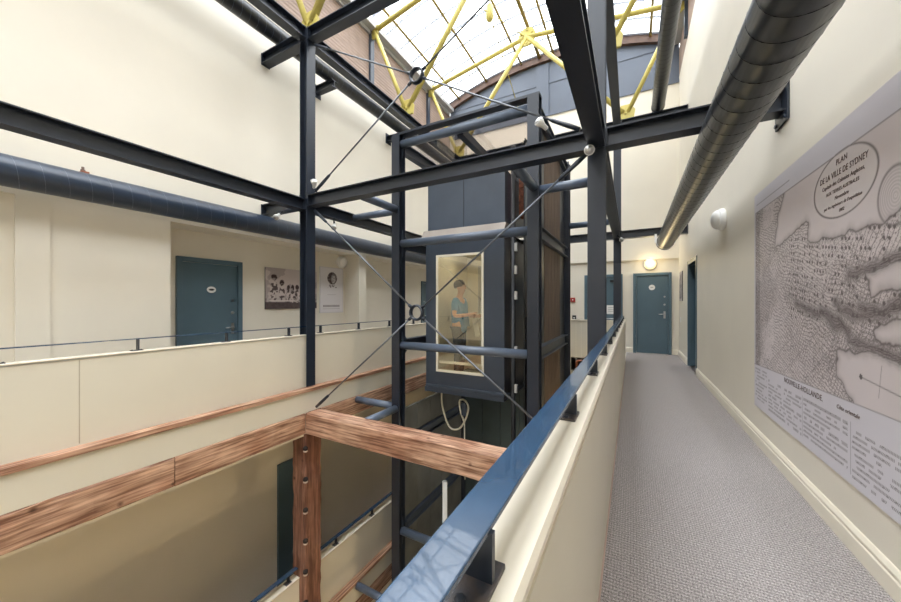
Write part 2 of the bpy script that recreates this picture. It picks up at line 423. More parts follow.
# ------------------------------------------------------------------ steel frame
gc = 'dark steel columns of the atrium frame'
gb = 'dark steel I beams of the atrium frame'
def column(x, y, z0, z1, flange, label, base=True):
    o = thing('steel_column', (x, y, z0), label, 'column', gc)
    pr = ipro(.158, .155) if flange == 'y' else rot90(ipro(.158, .155))
    build('shaft', MB().prism(sh(pr, x, y), 'z', z0+.012, z1), STEEL, o)
    if base: build('base_plate', MB().box(x-.085, x+.075, y-.1, y+.1, z0, z0+.012), STEEL, o)
    return o
def ibeam(axis, a0, a1, c1, zc, label, h=.17, w=.15, plates=(True, True)):
    loc = {'x': ((a0+a1)/2, c1, zc-h/2), 'y': (c1, (a0+a1)/2, zc-h/2)}[axis]
    o = thing('steel_beam', loc, label, 'beam', gb)
    e = .012
    build('section', MB().prism(sh(ipro(h, w), c1, zc), axis, a0+e, a1-e), STEEL, o)
    for k, a in enumerate((a0, a1-e)):
        if not plates[k]: continue
        m = MB()
        if axis == 'x': m.box(a, a+e, c1-w/2, c1+w/2, zc-h/2-.01, zc+h/2+.01)
        else: m.box(c1-w/2, c1+w/2, a, a+e, zc-h/2-.01, zc+h/2+.01)
        build('end_plate', m, STEEL, o)
    return o
ZL, ZU = 1.545, 4.055
column(XL, Y0, -1.272, ZU+.085, 'x', 'tall dark steel column on the left walkway edge above the timber post', False)
column(XR, Y0, -1.63, ZU+.085, 'y', 'nearest dark steel column just behind the blue handrail')
column(XR, Y1, FR, ZU+.085, 'y', 'slender far steel column at the end of the corridor balustrade')
column(XL, Y1, -1.272, ZU+.085, 'y', 'far left steel column standing behind the lift tower')
D = .081
ibeam('x', XLW, XL-D, Y0, ZL, 'short lower steel beam stub from left wall to the tall left column')
ibeam('x', XL+D, XR-.079, Y0, ZL, 'long lower steel beam crossing the atrium in front of the lift')
o = ibeam('x', XR+.079, XW, Y0, ZL, 'lower steel beam passing over the corridor behind the big right duct')
wp = MB().box(XW-.016, XW-.001, Y0-.12, Y0+.12, ZL-.17, ZL+.17)
for yy in (-.09, .09):
    for zz in (-.14, .14): wp.lathe((XW-.016, Y0+yy, ZL+zz), (-1, 0, 0), [(.016, 0), (.016, .012)], 6)
build('wall_bracket', wp, STEEL, o)
ibeam('y', YB, Y0-D, XL, ZL-.065, 'lower left lengthwise steel beam coming toward us above the duct')
ibeam('y', Y0+D, Y1-D, XL, ZL-.065, 'lower left lengthwise steel beam running back behind the lift tower')
ibeam('y', YB, Y0-D, XR, ZL, 'dark steel beam overhead running above the blue handrail')
ibeam('y', Y0+D, Y1-D, XR, ZL, 'steel beam from nearest column back to the far slender column')
ibeam('x', XL+D, XR-.079, Y1, ZL, 'far lower cross beam behind the lift tower')
ibeam('x', XR+.079, XW, Y1, ZL, 'far lower steel beam above the end of the corridor')
ibeam('x', XLW, XL-D, Y0, ZU, 'short upper steel beam stub at the top of the tall left column')
ibeam('x', XL+D, XR-.079, Y0, ZU, 'upper steel beam leaving the tall left column toward the top edge')
ibeam('y', YB, Y0-D, XL, ZU, 'upper left lengthwise steel beam nearest the top left corner')
ibeam('y', Y0+D, Y1-D, XL, ZU, 'upper left lengthwise steel beam below the brown clerestory boards')
ibeam('y', Y0+D, Y1-D, XR, ZU, 'upper lengthwise steel beam running back beside the small upper duct')
ibeam('x', XL+D, XR-.079, Y1, ZU, 'far upper cross beam behind the lift tower top')
ibeam('x', XR+.079, XW, Y1, ZU, 'far upper steel beam under the end of the small upper duct')

# cross braces with centre rings
RODM = pm('grey_tie_rod', (104, 108, 114), .35, metal=.5, namt=.1)
def brace(zc, zb, zt, label):
    cx = -2.37; o = thing('cross_brace', (cx, Y0, zc-.1), label, 'brace', 'ring centred rod braces')
    build('ring', MB().torus((cx, Y0, zc), (0, 1, 0), .088, .016, sx=2.2), STEEL, o)
    for (x, z) in ((-4.22, zt), (-4.18, zb), (-.45, zb), (-.385, zt+.05)):
        d = Vector((x-cx, 0, z-zc)).normalized(); a = Vector((cx, Y0, zc))+d*.1; e = Vector((x, Y0, z))
        r = build('rod', MB().tube([a, e-d*.05], .011, 10), RODM, o)
        build('fork', MB().tube([e-d*.34, e-d*.30, e-d*.12, e], [.013, .02, .024, .02], 10), STEEL, r)
        build('nut', MB().tube([a, a+d*.05], .02, 6), STEEL, r)
    return o
brace(-.12, -1.56, 1.40, 'lower crossed tie rods with a ring in front of the lift window')
brace(2.84, 1.70, 3.90, 'upper crossed tie rods with a ring beneath the skylight')

# ------------------------------------------------------------------ roof trusses
def truss(y, label, goff=.1):
    o = thing('roof_truss', (-2.235, y, ZU+.09), label, 'truss', 'yellow tubular roof trusses')
    GLx, GRx, ELx, ERx, Mx = XL, XR+goff, -5.30, .91, -2.39
    zg, ze, zm = ZU+.26, 6.36, 6.87
    r = .055
    def bar(n, a, b_, k=1.): build(n, MB().tube([a, b_], r*k, 12), YEL, o)
    bar('chord', (ELx, y, ze), (Mx, y, zm)); bar('chord', (Mx, y, zm), (ERx, y, ze))
    bar('strut', (GLx-.05, y, zg), (ELx, y, ze), .85); bar('strut', (GRx+.05, y, zg), (ERx, y, ze), .85)
    bar('diagonal', (GLx+.05, y, zg), (Mx, y, zm)); bar('diagonal', (GRx-.05, y, zg), (Mx, y, zm))
    g = MB().lathe((Mx, y-.02, zm), (0, 1, 0), [(.23, 0), (.23, .04)], 20)
    for k in range(6): g.lathe((Mx+.16*math.cos(k*PI/3+.5), y-.02, zm+.16*math.sin(k*PI/3+.5)), (0, -1, 0), [(.025, 0), (.022, .02)], 8)
    build('gusset', g, YEL, o)
    for gx in (GLx, GRx):
        g = MB().prism([(gx-.16, zg-.17), (gx+.16, zg-.17), (gx+.19, zg+.02), (gx+.09, zg+.16), (gx-.09, zg+.16), (gx-.19, zg+.02)], 'y', y-.02, y+.02)
        g.lathe((gx, y-.02, zg-.02), (0, -1, 0), [(.03, 0), (.026, .025)], 8)
        build('gusset', g, YEL, o)
    for gx, sg in ((ELx, 1), (ERx, -1)):
        g = MB().prism([(gx-.1, ze+.1), (gx-.1, ze-.16), (gx+.0, ze-.2), (gx+.1, ze-.1), (gx+.12, ze+.1)], 'y', y-.025, y+.025)
        g.lathe((gx, y-.025, ze+.04), (0, -1, 0), [(.03, 0), (.026, .025)], 8)
        build('gusset', g, YEL, o)
truss(3.55, 'nearest yellow tubular roof truss above the tall left column')
truss(6.1, 'middle yellow tubular roof truss', -.02)
truss(8.6, 'farthest yellow tubular roof truss nearest the gable wall', .17)
pn = ['first purlin from the left eave', 'second purlin from the left eave', 'purlin just left of the ridge', 'ridge purlin', 'purlin just right of the ridge', 'second purlin from the right eave', 'first purlin from the right eave']
for x, n_ in zip((-5.02, -4.05, -2.93, -2.39, -2.0, -.6, .41), pn):
    ext = -.10 if n_ != 'ridge purlin' else -.12
    r_ = .032 if n_ != 'ridge purlin' else .05
    tag(build('purlin', MB().tube([(x, YB, arc(x)-.07), (x, YE-.17, arc(x)-.07)], r_, 10), PURL), 'thin yellow roof tube under the skylight, '+n_, 'purlin', 'yellow purlins under the skylight')
rt = thing('roof_tie', (-2.95, 7.4, 6.75), 'yellow turnbuckle with thin tie rods under the skylight', 'tie rod')
hub = Vector((-2.95, 7.42, 6.83))
build('turnbuckle', MB().tube([hub+Vector((0, 0, .22)), hub+Vector((0, 0, .14)), hub-Vector((0, 0, .14)), hub-Vector((0, 0, .22))], [.03, .09, .09, .03], 10), YEL, rt)
for e in ((-2.45, 8.55, 6.87), (-3.6, 6.2, 6.67), (-3.0, 10.04, 5.75), (-2.95, 7.42, 7.2)):
    build('rod', MB().tube([hub, e], .011, 8), YEL, rt)

# ------------------------------------------------------------------ ducts
SEAML = pm('pale_duct_seam', (112, 124, 142), .4, namt=.1)
def duct(x, y0, y1, z, r, mat, label, pitch=.155, smat=None, elbow=False):
    o = thing('ventilation_duct', (x, (y0+y1)/2, z-r), label, 'duct', 'long round ventilation ducts')
    me = MB().tube([(x, y0, z), (x, y1, z)], r, 40)
    d = build('pipe', me, mat, o)
    nt_ = int((y1-max(y0, -1.5))/pitch*26); ys0 = max(y0, -1.5)
    pts = [(x+r*math.sin(k*2*PI/26), ys0+k*pitch/26, z+r*math.cos(k*2*PI/26)) for k in range(nt_)]
    build('seam', MB().tube(pts, .0016, 5), smat or mat, o)
    build('collar', MB().lathe((x, y1-.05, z), (0, 1, 0), [(r+.006, 0), (r+.006, .05)], 40), mat, o)
    if elbow: build('elbow', MB().tube([(x, y1, z), (x, y1+.12, z-.02), (x, y1+.19, z-.12), (x, y1+.2, z-.155)], .11, 20), mat, o)
    return o
duct(.62, YB, 8.52, 1.295, .158, DUCT, 'large black spiral duct running along the corridor on the right')
duct(-5.2, YB, YE-.1, 1.25, .15, DUCTL, 'large blue-black spiral duct along the left wall above the door', .165, SEAML)
duct(.50, YB, 8.66, 4.30, .125, DUCT, 'small upper duct on the right near the skylight', .12, None, True)
duct(-5.05, YB, YE-.1, 4.32, .125, DUCT, 'small upper duct high on the left wall', .12, SEAML)
for y, l in ((4.55, 'bracket on the left wall under the upper duct beside the tall column'), (6.75, 'bracket on the left wall under the upper duct near the lift tower')):
    o = thing('duct_bracket', (-5.25, y, 4.06), 'dark steel '+l, 'bracket', 'steel brackets under the upper left duct')
    build('arm', MB().prism(sh(ipro(.13, .12), y, 4.125), 'x', XLW+.012, -4.93), STEEL, o)
    build('wall_plate', MB().box(XLW, XLW+.012, y-.1, y+.1, 4.0, 4.25), STEEL, o)
o = thing('duct_clip', (-5.3, 1.35, 1.40), 'small rusty clip on top of the lower left duct', 'clip')
build('strap', MB().box(XLW, -5.2, 1.31, 1.37, 1.405, 1.425), RUST, o)
build('stud', MB().lathe((-5.28, 1.34, 1.425), (0, 0, 1), [(.02, 0), (.02, .03), (.012, .03), (.012, .06)], 8), BROWNT, o)
o = thing('duct_hanger', (.62, 8.30, 1.13), 'pale hanger strap around the end of the large right duct', 'hanger')
build('band', MB().torus((.62, 8.3, 1.295), (0, 1, 0), .168, .005, sx=5), WHITE, o)
build('tab', MB().box(.42, .46, 8.28, 8.33, 1.27, 1.45), WHITE, o)

# ------------------------------------------------------------------ handrails
PLATE = pm('worn_base_plate', (58, 62, 70), .45, nscale=38, rgb2=(82, 72, 66), detail=6, bump=.2, bscale=120)
def handrail(xc, w, zr, zp, ys, y0, y1, label, thick=.010):
    o = thing('handrail', (xc, (y0+y1)/2, zp), label, 'handrail', 'steel handrails on the balustrades')
    build('rail_bar', MB().box(xc-w/2, xc+w/2, y0, y1, zr-thick, zr), RAILB, o, .002)
    for y in ys:
        p_ = build('post', MB().box(xc-.022, xc+.031, y+.004, y+.014, zp+.008, zr-thick), STEEL, o)
        bpm = MB().box(xc-w/2+.002, xc+w/2+.006, y-.046, y+.046, zp, zp+.008)
        build('base_plate', bpm, PLATE, p_, .0015)
        for dy in (-.036, .036):
            build('bolt', MB().lathe((xc+.006, y+dy, zp+.008), (0, 0, 1), [(.0075, 0), (.0075, .005), (.004, .006)], 6), STEEL, p_)
    return o
RY = [.392+.73*k for k in range(-2, 12)]
handrail(-.185, .056, -.280, -.361, RY, YB, 8.44, 'blue flat bar handrail on the balustrade beside the corridor')
handrail(-4.42, .05, -.357, -.482, [-.2, .64, 1.50, 2.35, 3.21, 3.78, 4.64, 5.53, 6.4, 7.3], YB, 8.4, 'thin dark handrail on the left balustrade in front of the teal door')
handrail(-4.42, .07, -.357-ST, -.482-ST, [.7, 1.6, 2.5, 3.2], YB, 3.355, 'blue handrail one storey below, left of the notched timber post')
handrail(-4.42, .07, -.357-ST, -.482-ST, [4.1, 5.0, 5.9, 6.8], 3.665, 8.4, 'blue handrail one storey below, between notched post and lift tower')

# ------------------------------------------------------------------ doors
def door(name, axis, pos, a0, a1, z0, z1, face, handle_hi=True, plate=None, handle=True, label=None):
    """axis: the wall's running axis; pos: wall plane; face: +1/-1 the way the door looks along the other axis"""
    def B(m, a, b_, d0, d1, zz0, zz1):
        if axis == 'y': m.box(pos+face*d0, pos+face*d1, a, b_, zz0, zz1)
        else: m.box(a, b_, pos+face*d0, pos+face*d1, zz0, zz1)
        return m
    c = (a0+a1)/2
    o = thing(name, (pos, c, z0) if axis == 'y' else (c, pos, z0), label, 'door', kind='structure')
    fr = MB(); fw = .07
    B(fr, a0, a0+fw, 0, .05, z0, z1); B(fr, a1-fw, a1, 0, .05, z0, z1); B(fr, a0+fw, a1-fw, 0, .05, z1-fw, z1)
    build('door_frame', fr, DOORB, o, .004)
    leaf = build('door_leaf', B(MB(), a0+fw+.004, a1-fw-.004, .002, .018, z0+.008, z1-fw-.004), DOORB, o, .002)
    ax = Vector((face, 0, 0)) if axis == 'y' else Vector((0, face, 0))
    def P(a, d, z): return Vector((pos+face*d, a, z)) if axis == 'y' else Vector((a, pos+face*d, z))
    if handle:
        hs = a1-fw-.08 if handle_hi else a0+fw+.08; sg = -1 if handle_hi else 1
        zh = z0+1.0
        hm = B(MB(), hs-.022, hs+.022, .018, .024, zh-.09, zh+.09)
        hm.tube([P(hs, .02, zh+.02), P(hs, .07, zh+.02)], .011, 10)
        hm.tube([P(hs, .07, zh+.02), P(hs+sg*.13, .07, zh+.015)], .011, 10)
        build('door_handle', hm, CHROME, leaf)
        build('lock', MB().lathe(P(hs, .018, zh+.26), ax, [(.026, 0), (.026, .01), (.018, .016)], 14).lathe(P(hs, .018, zh+.46), ax, [(.022, 0), (.022, .01)], 14), CHROME, leaf)
    if plate:
        kind, zp = plate
        m = MB(); n = 24; R1, R2 = (.066, .05) if kind == 'oval' else (.07, .07)
        vs = []
        for d in (.018, .024):
            for k in range(n): vs.append(P(c+R1*math.cos(2*PI*k/n), d, zp+R2*math.sin(2*PI*k/n)))
        m.add(vs, [list(range(n)), list(range(n, 2*n))]+[(k, (k+1) % n, n+(k+1) % n, n+k) for k in range(n)])
        pl = build('number_plate', m, WHITE, leaf)
        if kind == 'oval':
            m = MB(); vs = [P(c+.04*math.cos(2*PI*k/n), .0245, zp+.016*math.sin(2*PI*k/n)) for k in range(n)]+[P(c+.04*math.cos(2*PI*k/n), .026, zp+.016*math.sin(2*PI*k/n)) for k in range(n)]
            m.add(vs, [list(range(n)), list(range(n, 2*n))]+[(k, (k+1) % n, n+(k+1) % n, n+k) for k in range(n)])
        else: m = B(MB(), c-.03, c+.03, .024, .0255, zp-.012, zp+.012)
        build('numeral', m, BLACKP if kind == 'oval' else GREYM, pl)
    return o
door('door_1', 'y', XLR, 2.43, 3.37, FL, .69, 1, True, ('oval', .21), label='teal door on the left wall behind the balustrade')
door('door_2', 'x', YE, .025, .875, FR, .775, -1, True, ('round', .40), label='teal door at the far end of the corridor')
# right-hand doorway set back in the wall
d3 = thing('door_3', (XW+.2, 8.0, FR), 'teal doorway set back in the right wall past the map', 'door', kind='structure')
fr = MB(); fr.box(XW-.012, XW+.25, 7.44, 7.52, FR, .86); fr.box(XW-.012, XW+.25, 8.48, 8.56, FR, .86); fr.box(XW-.012, XW+.25, 7.52, 8.48, .78, .86)
build('door_frame', fr, DOORB, d3, .004)
lf = build('door_leaf', MB().box(XW+.2, XW+.24, 7.52, 8.48, FR+.008, .775), DOORB, d3)
build('door_handle', MB().box(XW+.19, XW+.2, 7.58, 7.62, -.4, -.22).tube([(XW+.2, 7.6, -.3), (XW+.14, 7.6, -.3), (XW+.14, 7.73, -.3)], .011, 10), CHROME, lf)
d4 = thing('door_4', (-.73, YE, FR), 'pair of teal doors with white notices seen behind the nearest column', 'door', kind='structure')
fr = MB(); a0, a1 = -1.17, -.22
for x in (a0, a1-.07): fr.box(x, x+.07, YE-.05, YE, FR, .77)
fr.box(a0+.07, a1-.07, YE-.05, YE, .70, .77)
build('door_frame', fr, DOORB, d4, .004)
for x0_, x1_ in ((a0+.074, -.70), (-.694, a1-.074)):
    lf = build('door_leaf', MB().box(x0_, x1_, YE-.02, YE-.002, FR+.008, .696), DOORB, d4, .002)
    cx = (x0_+x1_)/2
    nn = MB().box(cx-.11, cx+.11, YE-.026, YE-.02, -.30, -.06)
    nt_ = build('notice', nn, WHITE, lf)
    ln = MB()
    for k in range(3): ln.box(cx-.08, cx+.08, YE-.0275, YE-.026, -.13-k*.05, -.115-k*.05)
    build('lettering', ln, GREYM, nt_)
    build('push_bar', MB().tube([(x0_+.06, YE-.07, -.42), (x1_-.06, YE-.07, -.42)], .014, 8).box(x0_+.05, x0_+.08, YE-.07, YE-.02, -.44, -.40).box(x1_-.08, x1_-.05, YE-.07, YE-.02, -.44, -.40), CHROME, lf)
build('door_closer', MB().box(-.52, -.30, YE-.09, YE-.02, .56, .62).obar((-.4, YE-.09, .6), (-.3, YE-.16, .66), .02, .012), BLACKP, d4)
door('door_5', 'y', XLR, 4.03, 4.98, FL-ST-.45, -3.04, 1, True, None, label='dark teal door one storey down behind the timber post')
door('door_6', 'y', XLR, 8.93, 9.85, FL, .69, 1, False, None, label='teal door at the far left seen between lift tower column and lift')

# ------------------------------------------------------------------ prints: map and two posters
def print_panel(name, W, Hh, res, fn, place, thick, parent=None, mat=PRINT):
    """fn(S,T)->rgb arrays; place(s,t)->xyz; S to the right as one faces the print"""
    ns, nt2 = int(W/res)+1, int(Hh/res)+1
    S, T = np.meshgrid(np.linspace(0, W, ns), np.linspace(0, Hh, nt2))
    rgb = fn(S, T)
    P = place(S, T)
    v = np.stack([q.ravel() for q in P], 1)
    off = np.array(root_pos(parent)); v = v-off
    idx = np.arange(ns*nt2).reshape(nt2, ns)
    q = np.stack([idx[:-1, :-1], idx[:-1, 1:], idx[1:, 1:], idx[1:, :-1]], -1).reshape(-1, 4)
    me = bpy.data.meshes.new(name); me.vertices.add(len(v)); me.vertices.foreach_set('co', v.ravel().astype(np.float32))
    me.loops.add(q.size); me.loops.foreach_set('vertex_index', q.ravel().astype(np.int32))
    me.polygons.add(len(q)); me.polygons.foreach_set('loop_start', (np.arange(len(q))*4).astype(np.int32))
    me.polygons.foreach_set('loop_total', np.full(len(q), 4, np.int32))
    me.update(calc_edges=True); me.validate()
    ca = me.color_attributes.new('ink', 'FLOAT_COLOR', 'POINT')
    c = np.ones((len(v), 4), np.float32); c[:, :3] = rgb.reshape(-1, 3); ca.data.foreach_set('color', c.ravel())
    me.materials.append(mat)
    o = bpy.data.objects.new(name, me); COL.objects.link(o); o.parent = parent
    return o
rng = np.random.default_rng(3)
def vnoise(S, T, sc, seed):
    r = np.random.default_rng(seed); N = 64; g = r.random((N, N))
    x, y = S*sc, T*sc; i, j = np.floor(x).astype(int), np.floor(y).astype(int); fx, fy = x-i, y-j
    fx = fx*fx*(3-2*fx); fy = fy*fy*(3-2*fy)
    G = lambda a, b: g[b % N, a % N]
    return (G(i, j)*(1-fx)+G(i+1, j)*fx)*(1-fy)+(G(i, j+1)*(1-fx)+G(i+1, j+1)*fx)*fy
def fbm(S, T, sc, seed, n=4):
    a, t = 0, 0
    for k in range(n): a = a+vnoise(S, T, sc*2**k, seed+k)*.5**k; t += .5**k
    return a/t
def seg_dist(S, T, p, q):
    dx, dy = q[0]-p[0], q[1]-p[1]; L2 = dx*dx+dy*dy+1e-12
    u = np.clip(((S-p[0])*dx+(T-p[1])*dy)/L2, 0, 1)
    return np.hypot(S-p[0]-u*dx, T-p[1]-u*dy)
def poly_dist(S, T, pts, closed=False):
    d = np.full(S.shape, 9.)
    pp = list(zip(pts, pts[1:]+([pts[0]] if closed else [])))
    if not closed: pp = pp[:len(pts)-1]
    for p, q in pp: d = np.minimum(d, seg_dist(S, T, p, q))
    return d
def inside(S, T, pts):
    c = np.zeros(S.shape, bool); n = len(pts)
    for i in range(n):
        (x1, y1), (x2, y2) = pts[i], pts[(i+1) % n]
        if y1 == y2: continue
        k = ((y1 > T) != (y2 > T)) & (S < (x2-x1)*(T-y1)/(y2-y1)+x1)
        c ^= k
    return c
SW, SH, MY0, MZ0 = 2.75, 1.955, 4.155, -.955
def px(u, v):      # a point of the print, measured in the photograph, as metres on the panel
    a, b_ = (u-450.5)/337.2, (303-v)/337.2
    c_, s_ = .88055, .47396
    r = (a*c_-s_, a*s_+c_, b_); k = 1.02/r[0]
    return (MY0-r[1]*k, r[2]*k-MZ0)
def map_ink(S, T):
    Sd = S+(fbm(S, T, 14, 11)-.5)*.045; Td = T+(fbm(S, T, 14, 31)-.5)*.045
    def dark_line(ink, d, w, k): return np.minimum(ink, 1-k*np.clip(1-d/w, 0, 1))
    sky = [px(*q) for q in [(757, 212), (778, 248), (808, 220), (812, 240), (828, 235), (850, 238), (860, 227), (880, 226), (901, 205)]]
    # water bodies (bays and ponds)
    bay = [px(*q) for q in [(838, 350), (850, 352), (875, 353), (901, 361)]]+[(2.8, .95), (2.8, .25)]+[px(*q) for q in [(870, 425), (848, 392), (838, 375)]]
    cove = [px(*q) for q in [(870, 282), (872, 296), (886, 291), (901, 292)]]+[(2.35, 1.02), (2.45, 1.2), (2.3, 1.33)]+[px(*q) for q in [(901, 262), (880, 270), (866, 274)]]
    pond = [px(*q) for q in [(876, 340), (875, 330), (881, 322), (901, 318)]]+[(2.25, .90), (2.2, .72)]+[px(*q) for q in [(901, 343), (884, 346)]]
    top = [px(*q) for q in [(785, 192), (779, 215), (775, 248), (790, 237), (806, 221), (809, 222), (809, 241), (818, 241), (826, 236), (833, 238), (846, 234), (852, 229), (858, 231), (868, 227), (884, 226), (890, 219)]]+[(2.1, 1.42), (2.3, 1.5), (2.75, 1.45), (2.75, 1.85), (.3, 1.85)]
    water = inside(Sd, Td, bay) | inside(Sd, Td, cove) | inside(Sd, Td, pond) | inside(Sd, Td, top)
    ink = np.ones(S.shape)
    dsh = np.minimum(np.minimum(poly_dist(Sd, Td, bay, True), poly_dist(Sd, Td, cove, True)), np.minimum(poly_dist(Sd, Td, pond, True), poly_dist(Sd, Td, top, True)))
    # land: stipple and hatching
    land = ~water
    speck = rng.random(S.shape); dens = .10+.34*np.clip(fbm(S, T, 5, 51)-.38, 0, 1)*2.2
    ink = np.where(land & (speck < dens), .30, ink)
    ha = np.sin((S*.35+T)*260+fbm(S, T, 6, 71)*22)
    ink = np.where(land & (ha > .72) & (fbm(S, T, 3, 77) > .46), np.minimum(ink, .38), ink)
    hb = np.sin((S*.9-T*.5)*210+fbm(S, T, 4, 91)*16)
    ink = np.where(land & (hb > .8) & (fbm(S, T, 3.3, 99) > .5), np.minimum(ink, .42), ink)
    # cliffs: dark wavy banks
    banks = [[(797, 303), (808, 310), (820, 316)], [(822, 311), (838, 320), (850, 334)], [(836, 304), (848, 312), (860, 316), (880, 314), (901, 307)],
             [(850, 340), (868, 348), (884, 351), (901, 357)], [(822, 313), (836, 326), (850, 328)], [(850, 275), (875, 268), (901, 256)], [(860, 306), (884, 313), (901, 302)]]
    for k, bk in enumerate(banks):
        d = poly_dist(Sd, Td, [px(*q) for q in bk]); wv = .055
        h_ = .5+.5*np.sin(d*520+fbm(S, T, 14, 120+k)*6)
        ink = np.minimum(ink, 1-np.clip(1-d/wv, 0, 1)*(.62+.38*h_))
    # trees and houses as dots in rows
    gx, gy = np.round(S/.035)*.035, np.round((T+S*.16)/.05)*.05
    rr = (vnoise(gx, gy, 41.3, 200) > .5) & (np.hypot(S-gx, (T+S*.16)-gy) < .0105) & (S > .8) & (T > .85) & (T < 1.42) & land
    ink = np.where(rr, .16, ink)
    # town plots lower left
    for a, b_ in (((772, 345), (800, 382)), ((790, 330), (812, 388)), ((810, 330), (835, 370)), ((778, 380), (818, 332)), ((800, 388), (833, 345)), ((770, 362), (800, 330)), ((818, 388), (838, 352))):
        ink = dark_line(ink, seg_dist(S, T, px(*a), px(*b_)), .005, .45)
    # shores
    sh_in = np.clip(1-dsh/.055, 0, 1)**2*.5
    ink = np.where(water, np.minimum(ink, 1-sh_in*.8), np.minimum(ink, 1-sh_in*.35))
    ink = dark_line(ink, dsh, .012, .85)
    # island tree-shaped shoal top right and compass line
    cx, cy = px(897, 195); rr_ = np.hypot((S-cx)/.12, (T-cy)/.13)
    ink = np.where(rr_ < 1, np.minimum(ink, .72+.28*np.sin(rr_*26)**2), ink); ink = dark_line(ink, np.abs(rr_-1)*.12, .012, .7)
    ink = dark_line(ink, seg_dist(S, T, px(862, 377), (2.45, .50)), .005, .75); ink = dark_line(ink, seg_dist(S, T, px(883, 366), px(880, 398)), .004, .6)
    ink = np.where(np.hypot(S-px(862, 377)[0], T-px(862, 377)[1]) < .014, .15, ink)
    # left margin strip of scrub
    ml = (S < .16+.05*(fbm(S, T, 6, 300)-.5)) & (S > .03)
    ink = np.where(ml & (rng.random(S.shape) < .5), .25, ink)
    # margins, frame and text
    tb_ = .385+.03*S
    marg = (T > 1.79) | (S < .03) | (T < tb_) | (S > 2.70)
    fine = np.full(S.shape, 1.)
    ink = np.where(marg, 1., ink)
    el = np.hypot((S-1.50)/.315, (T-1.615)/.18); cart = el < 1
    ink = np.where(cart, 1., ink)
    ink = dark_line(ink, np.where(T < 1.8, np.abs(el-1)*.22, 9), .009, .85)
    ink = dark_line(ink, np.where(S > .03, np.abs(T-1.79), 9), .006, .8); ink = dark_line(ink, np.where((T > tb_) & (T < 1.79), np.abs(S-.035), 9), .005, .7); ink = dark_line(ink, np.abs(T-tb_), .005, .65)
    # legend columns: lines of small script
    rowh = .030
    for (s0, s1, t1, n) in ((.03, .33, .35, 10), (.37, 1.0, .30, 9), (1.03, 1.56, .31, 9), (1.60, 2.02, .29, 9), (2.03, 2.6, .30, 8)):
        for k in range(n):
            y = t1-k*rowh; ln = s1-(0 if k % 3 else .06*(k % 4))
            m_ = (S > s0) & (S < ln) & (np.abs(T-y) < .0075)
            word = vnoise(S+k*3.1, T*0+k*1.7, 26, 400+k) > .3
            strokes = np.sin(S*640+k*5+T*160) > -.1
            ink = np.where(m_ & word & strokes, .22, ink)
    for s0 in (1.015, 1.585, 2.02): ink = np.where((np.abs(S-s0) < .0025) & (T < .33) & (T > .05), .45, ink)
    m_ = (S > .06) & (S < .8) & (np.abs(T-1.855) < .004); ink = np.where(m_, .6, ink)
    inkc = np.array(lin((52, 36, 37)))
    body = np.where(marg[..., None], np.array(lin((210, 206, 213))), np.array(lin((214, 204, 205)))*(0.93+.10*fbm(S, T, 2.5, 500))[..., None])
    body = np.where(cart[..., None], np.array(lin((214, 206, 206))), body)
    k = ink[..., None]
    return inkc*(1-k)+body*k
XM = XW-.014
mp_ = thing('wall_map', (XM, MY0-SW/2, MZ0), 'huge antique style engraved town map mounted on the right corridor wall', 'map')
build('backing_board', MB().box(XM+.001, XW-.001, MY0-SW, MY0, MZ0, MZ0+SH), WHITE, mp_)
print_panel('print', SW, SH, .0048, map_ink, lambda S, T: (np.full(S.shape, XM), MY0-S, MZ0+T), .01, mp_)
INK = pm('map_ink', (92, 74, 72), .7, namt=.02)
def lettering(body, s, t, size, parent, shear=0., xs=1., align='CENTER'):
    cu = bpy.data.curves.new('lettering', 'FONT'); cu.body = body; cu.size = size; cu.align_x = align; cu.align_y = 'CENTER'
    cu.shear = shear; cu.resolution_u = 3; cu.extrude = .0004; cu.space_character = 1.08
    tmp = bpy.data.objects.new('tmp', cu); COL.objects.link(tmp)
    bpy.context.view_layer.update()
    me = bpy.data.meshes.new_from_object(tmp.evaluated_get(bpy.context.evaluated_depsgraph_get()))
    bpy.data.objects.remove(tmp); bpy.data.curves.remove(cu)
    off = root_pos(parent)
    for v in me.vertices:
        x, y, z = v.co; v.co = Vector((XM-.0012-z, MY0-s-x*xs, MZ0+t+y))-off
    me.materials.clear(); me.materials.append(INK)
    o = bpy.data.objects.new('lettering', me); COL.objects.link(o); o.parent = parent
    return o
lettering('PLAN', 1.50, 1.745, .045, mp_, .1)
lettering('DE LA VILLE DE SYDNEY', 1.50, 1.685, .048, mp_, .1, .86)
lettering('Capitale des Colonies Anglaises,', 1.50, 1.635, .033, mp_, .25, .9)
lettering('AUX TERRES AUSTRALES', 1.50, 1.59, .028, mp_, .1)
lettering('Novembre', 1.50, 1.55, .03, mp_, .2)
lettering('par les ingénieurs de l\'expédition', 1.50, 1.51, .026, mp_, .25)
lettering('1802', 1.50, 1.47, .026, mp_, .2)
lettering('NOUVELLE-HOLLANDE.', 1.0, .375, .052, mp_, .1)
lettering('Côte orientale', 1.56, .375, .034, mp_, .25)
lettering('PLATE', 2.35, 1.73, .03, mp_)
pg = 'engraved prints hung on the left wall'
